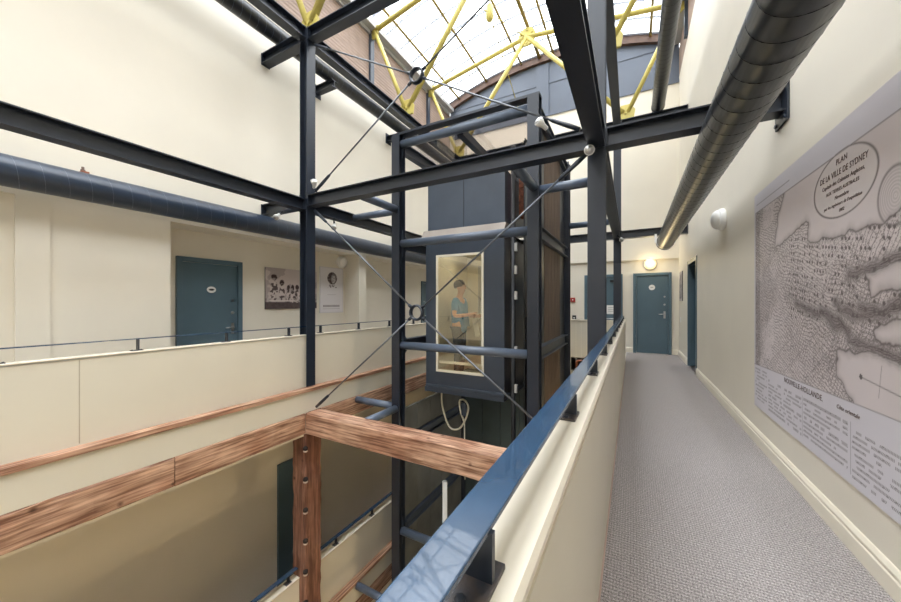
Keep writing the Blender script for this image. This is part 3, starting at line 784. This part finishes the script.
def figures(S, T):
    W, Hh = 1.13, .765
    base = np.array(lin((176, 160, 158))); dk = np.array(lin((52, 32, 36))); lt = np.array(lin((220, 208, 204)))
    k = np.ones(S.shape)*.85-.25*(fbm(S, T, 6, 600) > .56)
    k = np.where(T < .13, .05+.1*fbm(S, T, 30, 610), k)
    k = np.where((T >= .13) & (T < .2), .35+.4*(fbm(S, T, 24, 612) > .5), k)
    for i, (x, h, w) in enumerate(((.17, .62, .075), (.33, .52, .06), (.47, .42, .045), (.56, .43, .045), (.66, .44, .05), (.83, .68, .075), (.97, .60, .07))):
        body = np.hypot((S-x)/w, (T-h*.56)/(h*.30)) < 1; head = np.hypot((S-x)/(w*.8), (T-h*.95)/.055) < 1
        leg = (np.abs(np.abs(S-x)-w*.45) < w*.25) & (T < h*.45) & (T > .13)
        lit = fbm(S, T, 22, 620+i) > .5
        k = np.where(body, np.where(lit, .9, .1), k); k = np.where(leg, np.where(lit, .75, .12), k); k = np.where(head, np.where(lit & (T < h*.93), .5, .03), k)
    k = np.where(((S > .08) & (S < .62) & (np.abs(T-.155) < .012)), 1., k)
    k = k[..., None]
    return dk*(1-k)+lt*k*.85+base*k*.15
def portrait(S, T):
    lt = np.array(lin((224, 220, 222))); dk = np.array(lin((58, 34, 40)))
    k = np.ones(S.shape)
    hd = np.hypot((S-.34)/.135, (T-.76)/.135) < 1; fc = np.hypot((S-.37)/.07, (T-.74)/.09) < 1
    n = fbm(S, T, 34, 700)
    k = np.where(hd, .05+.25*(n > .6), k); k = np.where(fc, .35+.35*(n > .5), k)
    sh_ = (T < .64) & (T > .55) & (np.abs(S-.34-(.62-T)*.2) < .05+(.64-T)*1.2) & (n > .47); k = np.where(sh_, .3, k)
    k = np.where((S > .08) & (S < .55) & (np.abs(T-.155) < .022) & (np.sin(S*190) > -.55), .22, k)
    k = np.where((S > .08) & (S < .56) & (np.abs(T-.09) < .006), .6, k); k = np.where((S > .2) & (S < .45) & (np.abs(T-.4) < .004), .7, k)
    k = np.where((S < .012) | (S > .648) | (T < .012) | (T > .988), .85, k)
    k = k[..., None]
    return dk*(1-k)+lt*k
o = thing('poster', (XLR+.02, 4.36, -.11), 'dark brown engraved print of standing figures partly behind the tall column', 'poster', pg)
build('backing_board', MB().box(XLR+.001, XLR+.018, 3.79, 4.92, -.11, .655), BLACKP, o)
print_panel('print', 1.13, .765, .012, figures, lambda S, T: (np.full(S.shape, XLR+.019), 3.79+S, -.11+T), .01, o)
o = thing('poster', (XLR+.02, 5.33, -.215), 'pale tall poster with a dark round portrait below the left wall lamp', 'poster', pg)
build('backing_board', MB().box(XLR+.001, XLR+.018, 5.0, 5.66, -.215, .785), WHITE, o)
print_panel('print', .66, 1.0, .011, portrait, lambda S, T: (np.full(S.shape, XLR+.019), 5.0+S, -.215+T), .01, o)
def greyprint(S, T):
    n = fbm(S, T, 14, 800); k = np.where((S < .04) | (S > .5) | (T < .05) | (T > .64), 1., .35+.5*(n > .5))[..., None]
    return np.array(lin((70, 64, 68)))*(1-k)+np.array(lin((186, 178, 178)))*k
o = thing('poster', (XM, 9.6, .05), 'small dark framed print beyond the right doorway', 'poster')
build('backing_board', MB().box(XM+.001, XW-.001, 9.34, 9.88, .05, .74), BLACKP, o)
print_panel('print', .54, .69, .015, greyprint, lambda S, T: (np.full(S.shape, XM), 9.88-S, .05+T), .01, o)

# ------------------------------------------------------------------ lamps and small wall fittings
def wall_lamp(pos, ax, label, lit=False, r=.135):
    o = thing('wall_lamp', pos, label, 'lamp', 'round bulkhead wall lamps'); a = Vector(ax)
    build('base_ring', MB().lathe(pos, ax, [(r*.9, 0), (r, .01), (r, .055), (r*.92, .065)], 28), WHITE, o)
    build('diffuser', MB().lathe(Vector(pos)+a*.06, ax, [(r*.9, 0), (r*.86, .03), (r*.7, .058), (r*.4, .075), (.005, .08)], 28), LIT if lit else WHITE, o)
wall_lamp((XW, 5.40, 1.06), (-1, 0, 0), 'unlit white round lamp on the right wall beyond the map')
wall_lamp((.41, YE, 1.00), (0, -1, 0), 'lit warm round lamp above the far corridor door', True, .145)
wall_lamp((XLR, 5.60, .93), (1, 0, 0), 'unlit white round lamp on the left wall above the pale poster')
o = thing('light_switch', (XW-.008, 9.7, -.46), 'small white light switch on the right wall below the dark print', 'switch')
build('plate', MB().box(XW-.01, XW, 9.66, 9.74, -.46, -.34), WHITE, o, .003)
build('rocker', MB().box(XW-.015, XW-.01, 9.685, 9.715, -.43, -.37), WHITE, o)
o = thing('call_point', (-1.48, YE-.03, .03), 'small red fire call point on the far wall beside the double doors', 'call point')
build('case', MB().box(-1.54, -1.42, YE-.045, YE, .03, .15), RED, o, .004)
build('face', MB().box(-1.495, -1.465, YE-.048, YE-.045, .075, .105), WHITE, o)
o = thing('door_release', (-1.44, YE-.03, -.48), 'small black release box on the far wall below the red call point', 'release box')
build('case', MB().box(-1.49, -1.39, YE-.05, YE, -.50, -.35), BLACKP, o, .004)
build('button', MB().lathe((-1.44, YE-.05, -.42), (0, -1, 0), [(.02, 0), (.02, .01)], 12), WHITE, o)
o = thing('copper_pipe', (-1.1, 8.44, -1.7), 'short copper-coloured bent pipe on the far balustrade face', 'pipe')
build('tube', MB().tube([(-1.16, 8.46, -1.7), (-1.16, 8.46, -1.40), (-1.14, 8.46, -1.37), (-1.08, 8.46, -1.36), (-.78, 8.46, -1.35)], .02, 10), COPPER, o)
build('clip', MB().box(-1.2, -1.12, 8.43, 8.5, -1.58, -1.55), STEEL, o)
def spot(pos, aim, base, label):
    o = thing('spotlight', pos, label, 'spotlight', 'small clamp-on spotlights')
    p_ = Vector(pos); a = Vector(aim).normalized()
    build('stem', MB().tube([base, p_-a*.05], .014, 8), STEEL, o)
    build('body', MB().lathe(p_-a*.07, a, [(.012, 0), (.022, .01), (.025, .06), (.043, .10), (.046, .125), (.042, .13)], 18), WHITE, o)
    build('lens', MB().lathe(p_+a*.058, a, [(.040, 0), (.032, .012), (.005, .016)], 18), CHROME, o)
spot((-.78, 3.36, 1.76), (-.4, -.5, .35), (-.70, 3.47, 1.635), 'white spotlight on top of the long lower beam beside the lift tower column')
spot((-.345, 3.33, 1.40), (.1, -.9, -.3), (-.33, 3.42, 1.52), 'white round spotlight on the nearest column below the beam joint')
spot((-4.10, 3.40, 1.74), (.5, -.4, .6), (-4.12, 3.47, 1.635), 'pale spotlight on the beam end beside the tall left column')
spot((-4.34, 4.0, 1.27), (.4, -.5, -.6), (-4.37, 4.02, 1.39), 'round spotlight hanging from the lower left beam behind the tall column')
spot((-4.88, 3.36, 1.36), (.3, -.6, -.5), (-4.9, 3.46, 1.455), 'spotlight under the short beam stub above the left duct')
spot((-.20, 8.05, 1.36), (.1, -.8, -.4), (-.28, 8.1, 1.455), 'spotlight under the far end of the beam over the balustrade')

l = bpy.data.lights.new('bulb', 'POINT'); l.energy = 6; l.color = (1., .82, .5); l.shadow_soft_size = .12
o = bpy.data.objects.new('bulb', l); COL.objects.link(o); o.location = (.41, YE-.28, 1.0)
# unseen fill lamps added on the storeys below, corridor side of the void
def storey_fill_lamp(y, z, watt, label):
    p_ = (XW, y, z); wall_lamp(p_, (-1, 0, 0), label, True)
    l = bpy.data.lights.new('bulb', 'POINT'); l.energy = watt; l.color = (1., .78, .46); l.shadow_soft_size = .12
    o = bpy.data.objects.new('bulb', l); COL.objects.link(o); o.location = (XW-.3, y, z)
for k, (y, n_) in enumerate(((.2, 'near us'), (3.6, 'level with the timber post'), (7., 'beside the lift'))):
    storey_fill_lamp(y, -2.6, 22, 'added unseen fill lamp on the storey below, '+n_)
    storey_fill_lamp(y, -6.4, 90, 'added unseen fill lamp two storeys below, '+n_)

for y, n_ in ((-1.3, 'behind the near end of the map'), (-5.4, 'farther back along the corridor')):  # lamps added behind the camera to brighten corridor and left wall
    wall_lamp((XW, y, 1.06), (-1, 0, 0), 'added unseen fill lamp on the right wall '+n_, True)
    l = bpy.data.lights.new('bulb', 'POINT'); l.energy = 30; l.color = (1., .96, .9); l.shadow_soft_size = .13
    o = bpy.data.objects.new('bulb', l); COL.objects.link(o); o.location = (XW-.3, y, 1.06)
wall_lamp((-1.45, 6.70, -3.2), (0, -1, 0), 'added unseen fill lamp inside the lift shaft below the car', True)  # added out of view to brighten the shaft lining
l = bpy.data.lights.new('bulb', 'POINT'); l.energy = 40; l.color = (1., .9, .72); l.shadow_soft_size = .12
o = bpy.data.objects.new('bulb', l); COL.objects.link(o); o.location = (-1.5, 6.35, -3.2)

# ------------------------------------------------------------------ lift tower
EX0, EX1, EY0, EY1 = -3.33, -1.124, 4.41, 6.76
ET = 2.68
tw = thing('lift_tower', ((EX0+EX1)/2, (EY0+EY1)/2, PIT), 'dark steel framed open lift tower standing in the atrium void', 'lift tower')
for (x, y) in ((EX0, EY0), (EX1, EY0), (EX0, EY1), (EX1, EY1)):
    build('column', MB().prism(sh(ipro(.165, .15), x, y), 'z', PIT, ET), STEEL, tw)
LV = [2.55, .955, -.68, -2.31, -3.66, -5.6, -7.2]
for z in LV:
    c = build('front_tube', MB().tube([(EX0+.07, EY0, z), (EX1-.07, EY0, z)], .062, 18), TUBEM, tw)
    for x, sg in ((EX0+.075, 1), (EX1-.075, -1)):
        build('gusset', MB().prism([(x, z+.06), (x+sg*.02, z+.06), (x+sg*.02, z+.09), (x, z+.22)], 'y', EY0-.005, EY0+.005).prism([(x, z-.06), (x+sg*.02, z-.06), (x+sg*.02, z-.09), (x, z-.22)], 'y', EY0-.005, EY0+.005), STEEL2, c)
    for x in (EX0, EX1):
        pr = sh(ipro(.17, .11), x, z); build('side_beam', MB().prism(pr, 'y', EY0+.085, EY1-.085), STEEL2, tw)
        if x == EX0 and z < 2:
            for dz in (.12, -.12):
                build('gusset', MB().add([(x+.005, EY0+.085, z+dz*.7), (x+.10, EY0+.085, z+dz*.7), (x+.005, EY0+.085, z+dz*2), (x+.005, EY0+.10, z+dz*.7), (x+.10, EY0+.10, z+dz*.7), (x+.005, EY0+.10, z+dz*2)], [(0, 1, 2), (3, 5, 4), (0, 3, 4, 1), (1, 4, 5, 2), (2, 5, 3, 0)]), STEEL2, tw)
    if z > 2: build('rear_beam', MB().prism(sh(ipro(.17, .11), EY1, z), 'x', EX0+.08, EX1-.08), STEEL, tw)
build('top_channel', MB().box(EX0-.08, EX1+.08, EY0-.07, EY0+.07, ET, ET+.035), STEEL, tw)
for x in (-2.25,):
    build('top_bar', MB().box(x-.05, x+.05, EY0+.07, EY1-.06, 2.49, 2.61), STEEL, tw)
build('top_bar', MB().box(EX0+.08, EX1-.08, 5.9, 6.0, 2.47, 2.56), STEEL, tw)
build('canopy_glass', MB().box(EX0, EX1, EY0+.075, EY1+.05, ET-.02, ET-.008), CANG, tw)
for z in (1.50, -1.69, -4.95):
    build('tie_tube', MB().tube([(EX0, Y0+(.07 if z > 0 else .13), z), (EX0, EY0-.08, z)], .058, 16), TUBEM, tw)
    if z > 0: build('tie_tube', MB().tube([(EX1, Y0+.07, z), (EX1, EY0-.08, z)], .058, 16), TUBEM, tw)
    xe = XL+.075 if z > 0 else (-4.23 if z < -3 else -4.24)
    build('tie_tube', MB().tube([(xe, EY0+.02, z), (EX0-.075, EY0+.02, z)], .058, 16), TUBEM, tw)
build('tie_tube', MB().tube([(EX1+.075, EY0, 1.47), (XR-.075, EY0, 1.47)], .058, 16), TUBEM, tw)
build('tie_tube', MB().tube([(EX1+.075, EY1, 1.47), (XR-.075, EY1, 1.47)], .055, 16), TUBEM, tw)
# side cladding on the corridor side, one panel per bay
for zt, zb in ((2.46, 1.05), (.86, -.58), (-.78, -2.21), (-2.41, -3.56), (-3.76, -5.5)):
    pnl = build('side_panel', MB().box(EX1-.03, EX1-.01, EY0+.09, 5.0, zb, zt), STEEL, tw)
    build('side_panel', MB().box(EX1-.03, EX1-.01, 6.2, EY1-.09, zb, zt), STEEL, tw)
    y = 5.0
    while y < 6.19:
        build('cladding_board', MB().box(EX1-.035, EX1-.005, y+.004, min(y+.24, 6.2)-.004, zb, zt), BOARD, tw); y += .24
# shaft lining, left side and back, below the walkway level
for zt, zb in ((-1.75, -2.21), (-2.41, -3.56), (-3.76, -5.5), (-5.7, -7.1)):
    bl = MB(); n = 5
    for k in range(n):
        y0_ = EY0+.09+k*(EY1-EY0-.18)/n; bl.box(EX0-.03, EX0+.01, y0_+.003, y0_+(EY1-EY0-.18)/n-.003, zb, zt)
    build('lining_panel', bl, DARK, tw)
GREENP = pm('dark_green_panel', (56, 68, 70), .5, namt=.15, nscale=2)
bk = MB()
for k in range(5):
    x0_ = EX0+.09+k*(EX1-EX0-.18)/5; bk.box(x0_+.004, x0_+(EX1-EX0-.18)/5-.004, EY1-.05, EY1-.01, PIT, -1.5)
build('rear_panel', bk, GREENP, tw)
gr = thing('guide_rail', (-1.40, 5.0, PIT), 'dark vertical guide rails and hoses between lift car and tower column', 'guide rail')
build('rail', MB().box(-1.44, -1.36, 5.0, 5.05, PIT, 2.45).box(-1.405, -1.395, 4.93, 5.0, PIT, 2.45), BLACKP, gr)
build('hose', MB().tube([(-1.53, 4.78, PIT), (-1.53, 4.78, 2.3)], .035, 12), BLACKP, gr)
build('hose', MB().tube([(-1.33, 4.80, -.2), (-1.33, 4.80, 2.3)], .028, 12), DARK, gr)
for k, z in enumerate((.75, .42, .05, -.75, -1.3)):
    build('clip', MB().box(-1.50, -1.46, 4.73, 4.78, z, z+.12), GREYM, gr, .004)
cw = thing('counterweight', (-1.56, 5.5, 1.4), 'rusty orange counterweight blocks beside the lift head', 'counterweight')
for k in range(6):
    build('block', MB().box(-1.65, -1.48, 5.45, 5.62, 1.42+k*.12, 1.535+k*.12), RUST, cw, .006)

# lift car
HEADM = pm('blue_grey_head_panel', (74, 84, 98), .4, namt=.06)
CORN = pm('weathered_cornice', (168, 158, 148), .6, namt=.08)
CX0, CX1, CY0, CY1 = -3.05, -1.675, 4.80, 6.35
CZ0, CZ1 = -1.36, 1.08
car = thing('lift_car', ((CX0+CX1)/2, (CY0+CY1)/2, -1.47), 'slate blue lift car with a tall cream framed window', 'lift car')
WX0, WX1, WZ0, WZ1 = -2.845, -2.0, -1.125, .785
fp = MB(); fp.box(CX0, WX0, CY0, CY0+.05, CZ0, CZ1); fp.box(WX1, CX1, CY0, CY0+.05, CZ0, CZ1); fp.box(WX0, WX1, CY0, CY0+.05, WZ1, CZ1); fp.box(WX0, WX1, CY0, CY0+.05, CZ0, WZ0)
build('front_panel', fp, STEEL2, car)
wf = MB(); w_ = .035
wf.box(WX0, WX0+w_, CY0-.02, CY0+.03, WZ0, WZ1); wf.box(WX1-w_, WX1, CY0-.02, CY0+.03, WZ0, WZ1); wf.box(WX0+w_, WX1-w_, CY0-.02, CY0+.03, WZ1-w_, WZ1); wf.box(WX0+w_, WX1-w_, CY0-.02, CY0+.03, WZ0, WZ0+w_)
wfo = build('window_frame', wf, WFRAME, car)
build('pane', MB().box(WX0+w_, WX1-w_, CY0+.002, CY0+.008, WZ0+w_, WZ1-w_), LIFTG, wfo)
build('side_panel', MB().box(CX1-.04, CX1, CY0+.05, CY1, CZ0, CZ1), STEEL, car)
build('side_panel', MB().box(CX0, CX0+.04, CY0+.05, CY1, CZ0, CZ1), STEEL, car)
build('rear_panel', MB().box(CX0+.04, CX1-.04, CY1-.04, CY1, CZ0, CZ1), STEEL, car)
il = MB().box(CX0+.041, CX0+.055, CY0+.06, CY1-.04, CZ0+.01, CZ1-.06).box(CX1-.055, CX1-.041, CY0+.06, CY1-.04, CZ0+.01, CZ1-.06).box(CX0+.055, CX1-.055, CY1-.055, CY1-.041, CZ0+.01, CZ1-.06)
build('interior_lining', il, INTW, car)
build('mirror', MB().box(-2.75, -2.2, CY1-.06, CY1-.056, -.2, .75), CHROME, car)
build('handrail', MB().box(CX0+.06, CX1-.06, CY1-.12, CY1-.09, -.50, -.44), WFRAME, car)
build('reflection_bar', MB().box(CX0+.06, CX1-.06, CY0+.10, CY0+.125, -1.005, -.965), WHITE, car)  # white bar standing in for a bright reflection line in the car window
build('floor_panel', MB().box(CX0+.01, CX1-.01, CY0+.01, CY1, CZ0-.03, CZ0), DARK, car)
build('sill', MB().box(CX0-.01, CX1+.01, CY0-.03, CY1, CZ0-.11, CZ0-.03).box(CX0+.02, CX1+.02, CY0-.05, CY0+.1, CZ0-.03, CZ0+.015), STEEL2, car, .006)
ro = build('roof_panel', MB().box(CX0, CX1, CY0, CY1, CZ1-.06, CZ1), INTW, car)
build('ceiling_lamp', MB().lathe((-2.25, 5.4, CZ1-.062), (0, 0, -1), [(.07, 0), (.07, .012), (.05, .02)], 18).lathe((-2.6, 5.4, CZ1-.062), (0, 0, -1), [(.07, 0), (.07, .012), (.05, .02)], 18), LIFTL, ro)
build('cornice', MB().prism([(CY0-.06, CZ1), (CY0+.5, CZ1), (CY0+.5, CZ1+.13), (CY0+.02, CZ1+.13)], 'x', CX0-.06, CX1+.02), CORN, car)
hd = build('head_housing', MB().box(CX0+.02, CX1, CY0+.03, CY1-.2, CZ1+.13, 2.02), HEADM, car)
build('joint', MB().box(-2.365, -2.355, CY0+.026, CY0+.031, CZ1+.13, 2.02), STEEL, hd)
# trailing cable under the car
tc_ = thing('trailing_cable', (-2.6, 5.0, -2.6), 'pale looped trailing cable hanging under the lift car', 'cable')
def cat(pts, n=8):
    out = []; P_ = [Vector(p) for p in pts]; P_ = [P_[0]]+P_+[P_[-1]]
    for i in range(1, len(P_)-2):
        for k in range(n):
            t = k/n; a, b_, c, d = P_[i-1:i+3]
            out.append(.5*((2*b_)+(c-a)*t+(2*a-5*b_+4*c-d)*t*t+(3*b_-a-3*c+d)*t**3))
    return out+[P_[-2]]
build('loop', MB().tube(cat([(-2.86, 5.0, -1.47), (-2.85, 5.0, -1.75), (-2.72, 5.0, -2.08), (-2.55, 5.0, -2.10), (-2.43, 5.0, -1.95), (-2.36, 5.0, -1.72), (-2.43, 5.0, -1.60), (-2.52, 5.0, -1.63), (-2.50, 5.0, -1.80), (-2.43, 5.0, -1.97)]), .016, 8), CABLE, tc_)
build('plug', MB().box(-2.47, -2.39, 4.96, 5.04, -1.85, -1.64), STEEL2, tc_, .01)
build('tail', MB().tube([(-2.43, 5.0, -1.97), (-2.42, 5.0, -2.9)], .010, 8), CABLE, tc_)
tag(build('steel_pipe', MB().tube([(-2.80, 5.0, PIT), (-2.80, 5.0, -3.03)], .042, 14), WHITE), 'pale upright pipe in the lift pit below the timber cross beam', 'pipe')

# ------------------------------------------------------------------ person in the lift
def skin_mesh(name, joints, edges, mat, parent, sub=2):
    """joints: dict name -> (xyz, rx, ry); first one is the root"""
    names = list(joints); off = root_pos(parent)
    me = bpy.data.meshes.new(name); me.from_pydata([tuple(Vector(joints[k][0])-off) for k in names], [(names.index(a), names.index(b_)) for a, b_ in edges], [])
    o = bpy.data.objects.new(name, me); COL.objects.link(o)
    o.modifiers.new('s', 'SKIN'); sv = me.skin_vertices[0].data
    for i, k in enumerate(names): sv[i].radius = joints[k][1:3]; sv[i].use_root = (i == 0)
    su = o.modifiers.new('u', 'SUBSURF'); su.levels = su.render_levels = sub
    bpy.context.view_layer.update()
    m2 = bpy.data.meshes.new_from_object(o.evaluated_get(bpy.context.evaluated_depsgraph_get()))
    for p_ in m2.polygons: p_.use_smooth = True
    m2.materials.clear(); m2.materials.append(mat)
    bpy.data.objects.remove(o)
    o = bpy.data.objects.new(name, m2); COL.objects.link(o); o.parent = parent
    return o
pxx, pyy, pz = -2.72, 5.38, CZ0
per = thing('person', (pxx, pyy, pz), 'person in a blue shirt standing inside the lift holding a white sheet', 'person')
def J(x, y, z, r, r2=None): return (Vector((pxx+x, pyy+y, pz+z)), r, r2 or r)
# faces +x, left side toward the window behind (-y is toward us)
body = {'pelvis': J(0, 0, .93, .12, .14), 'waist': J(.0, 0, 1.08, .105, .13), 'chest': J(.0, 0, 1.30, .11, .16), 'neckb': J(.0, 0, 1.46, .06, .07), 'neck': J(.02, 0, 1.51, .05), 'jaw': J(.05, 0, 1.575, .07, .07), 'head': J(.035, 0, 1.655, .092, .085), 'crown': J(.025, 0, 1.73, .07, .068)}
E_ = [('pelvis', 'waist'), ('waist', 'chest'), ('chest', 'neckb'), ('neckb', 'neck'), ('neck', 'jaw'), ('jaw', 'head'), ('head', 'crown')]
for sg, n_ in ((-1, 'r'), (1, 'l')):
    hz = 1.16 if sg < 0 else 1.12
    body.update({'sh'+n_: J(.0, sg*.18, 1.41, .055), 'el'+n_: J(.03, sg*.24, 1.13, .042), 'wr'+n_: J(.27, sg*.17, hz, .028), 'pa'+n_: J(.345, sg*.155, hz+.01, .026, .038), 'hip'+n_: J(0, sg*.09, .88, .09), 'kn'+n_: J(.015, sg*.1, .48, .058), 'an'+n_: J(-.01, sg*.1, .09, .04), 'to'+n_: J(.15, sg*.11, .035, .034)})
    E_ += [('chest', 'sh'+n_), ('sh'+n_, 'el'+n_), ('el'+n_, 'wr'+n_), ('wr'+n_, 'pa'+n_), ('pelvis', 'hip'+n_), ('hip'+n_, 'kn'+n_), ('kn'+n_, 'an'+n_), ('an'+n_, 'to'+n_)]
    for f in range(4):
        fx, fz = .085-.008*abs(f-1.4), .012
        a = 'f%s%da' % (n_, f); b2 = 'f%s%db' % (n_, f)
        body[a] = J(.385, sg*.155+(f-1.5)*.021, hz+.012, .0095); body[b2] = J(.385+fx*.6, sg*.155+(f-1.5)*.023, hz-.012, .008)
        E_ += [('pa'+n_, a), (a, b2)]
    body['th'+n_] = J(.355, sg*.10, hz+.035, .011); body['tt'+n_] = J(.40, sg*.095, hz+.03, .009); E_ += [('wr'+n_, 'th'+n_), ('th'+n_, 'tt'+n_)]
bd_ = skin_mesh('body', body, E_, SKIN, per)
face = MB()
hx, hy, hz = pxx, pyy, pz-.025
face.prism([(hx+.115, hz+1.69), (hx+.145, hz+1.635), (hx+.115, hz+1.63)], 'y', hy-.014, hy+.014)
for sg in (-1, 1): face.lathe((hx+.02, hy+sg*.074, hz+1.645), (0, sg, 0), [(.014, 0), (.026, .008), (.018, .02)], 10)
build('face', face, SKIN, per, .004)
ey = MB()
for sg in (-1, 1): ey.lathe((hx+.108, hy+sg*.032, hz+1.685), (1, 0, 0), [(.012, 0), (.009, .008)], 10)
ey.box(hx+.108, hx+.120, hy-.022, hy+.022, hz+1.598, hz+1.604)
build('eye', ey, HAIR, per)
hr = MB().lathe((hx+.01, hy, hz+1.665), (-.18, 0, 1), [(.098, 0), (.106, .04), (.10, .08), (.075, .115), (.03, .135), (.003, .138)], 20)
build('hair', hr, HAIR, per)
shj = {k: (body[k][0], max(body[k][1:3])*1.12, max(body[k][1:3])*1.12) for k in ('waist', 'pelvis', 'chest', 'neckb', 'shr', 'shl')}
shj['hem'] = (body['pelvis'][0]-Vector((0, 0, .12)), .155, .155)
for n_ in 'rl': shj['sl'+n_] = (body['sh'+n_][0].lerp(body['el'+n_][0], .75), .064, .064)
shj['neckb'] = (shj['neckb'][0]+Vector((0, 0, .01)), .078, .078)
skin_mesh('shirt', shj, [('hem', 'pelvis'), ('pelvis', 'waist'), ('waist', 'chest'), ('chest', 'neckb'), ('chest', 'shr'), ('chest', 'shl'), ('shr', 'slr'), ('shl', 'sll')], SHIRT, per)
trj = {k: (body[k][0]-Vector((0, 0, .04 if k == 'pelvis' else 0)), body[k][1]*(.8 if k == 'pelvis' else 1.1), body[k][2]*(.7 if k == 'pelvis' else 1.1)) for k in ('pelvis', 'hipr', 'hipl', 'knr', 'knl', 'anr', 'anl')}
skin_mesh('trousers', trj, [('pelvis', 'hipr'), ('pelvis', 'hipl'), ('hipr', 'knr'), ('hipl', 'knl'), ('knr', 'anr'), ('knl', 'anl')], TROU, per)
tag(build('paper_sheet', MB().obar((hx+.30, hy, hz+1.11), (hx+.36, hy+.02, hz+.80), .21, .002, up=(1, 0, .2)), PAPER), 'white paper sheet held by the person in the lift', 'paper')

# ------------------------------------------------------------------ lift everything so that the corridor floor is at height zero
for o in list(SC.objects):
    if o.parent is None: o.location.z += H

# ------------------------------------------------------------------ world and camera
wd = bpy.data.worlds.new('overcast_sky'); SC.world = wd; wd.use_nodes = True
bg = wd.node_tree.nodes['Background']; bg.inputs[0].default_value = (.985, .985, .985, 1)
wn = wd.node_tree          # overcast sky: brightest overhead
tcw = wn.nodes.new('ShaderNodeTexCoord'); spw = wn.nodes.new('ShaderNodeSeparateXYZ'); wn.links.new(tcw.outputs['Generated'], spw.inputs[0])
mr = wn.nodes.new('ShaderNodeMapRange'); mr.inputs['From Min'].default_value = .22; mr.inputs['From Max'].default_value = 1
mr.inputs['To Min'].default_value = .7; mr.inputs['To Max'].default_value = SKY; mr.interpolation_type = 'SMOOTHSTEP'
wn.links.new(spw.outputs['Z'], mr.inputs[0]); wn.links.new(mr.outputs[0], bg.inputs[1])
cam = bpy.data.cameras.new('camera'); co = bpy.data.objects.new('camera', cam); COL.objects.link(co)
co.location = (0, 0, H); co.rotation_euler = (PI/2, 0, math.atan2(.47396, .88055))
cam.sensor_width = 36; cam.lens = 337.2/901*36; cam.clip_start = .02; cam.clip_end = 100
cam.shift_y = (303-301)/901
SC.camera = co
SC.view_settings.view_transform = 'Standard'; SC.view_settings.look = 'None'; SC.view_settings.gamma = 1; SC.view_settings.exposure = 0.02
SC.view_settings.use_curve_mapping = False
SC.cycles.diffuse_bounces = 8; SC.cycles.max_bounces = 12; SC.cycles.transparent_max_bounces = 12
SC.cycles.use_denoising = True
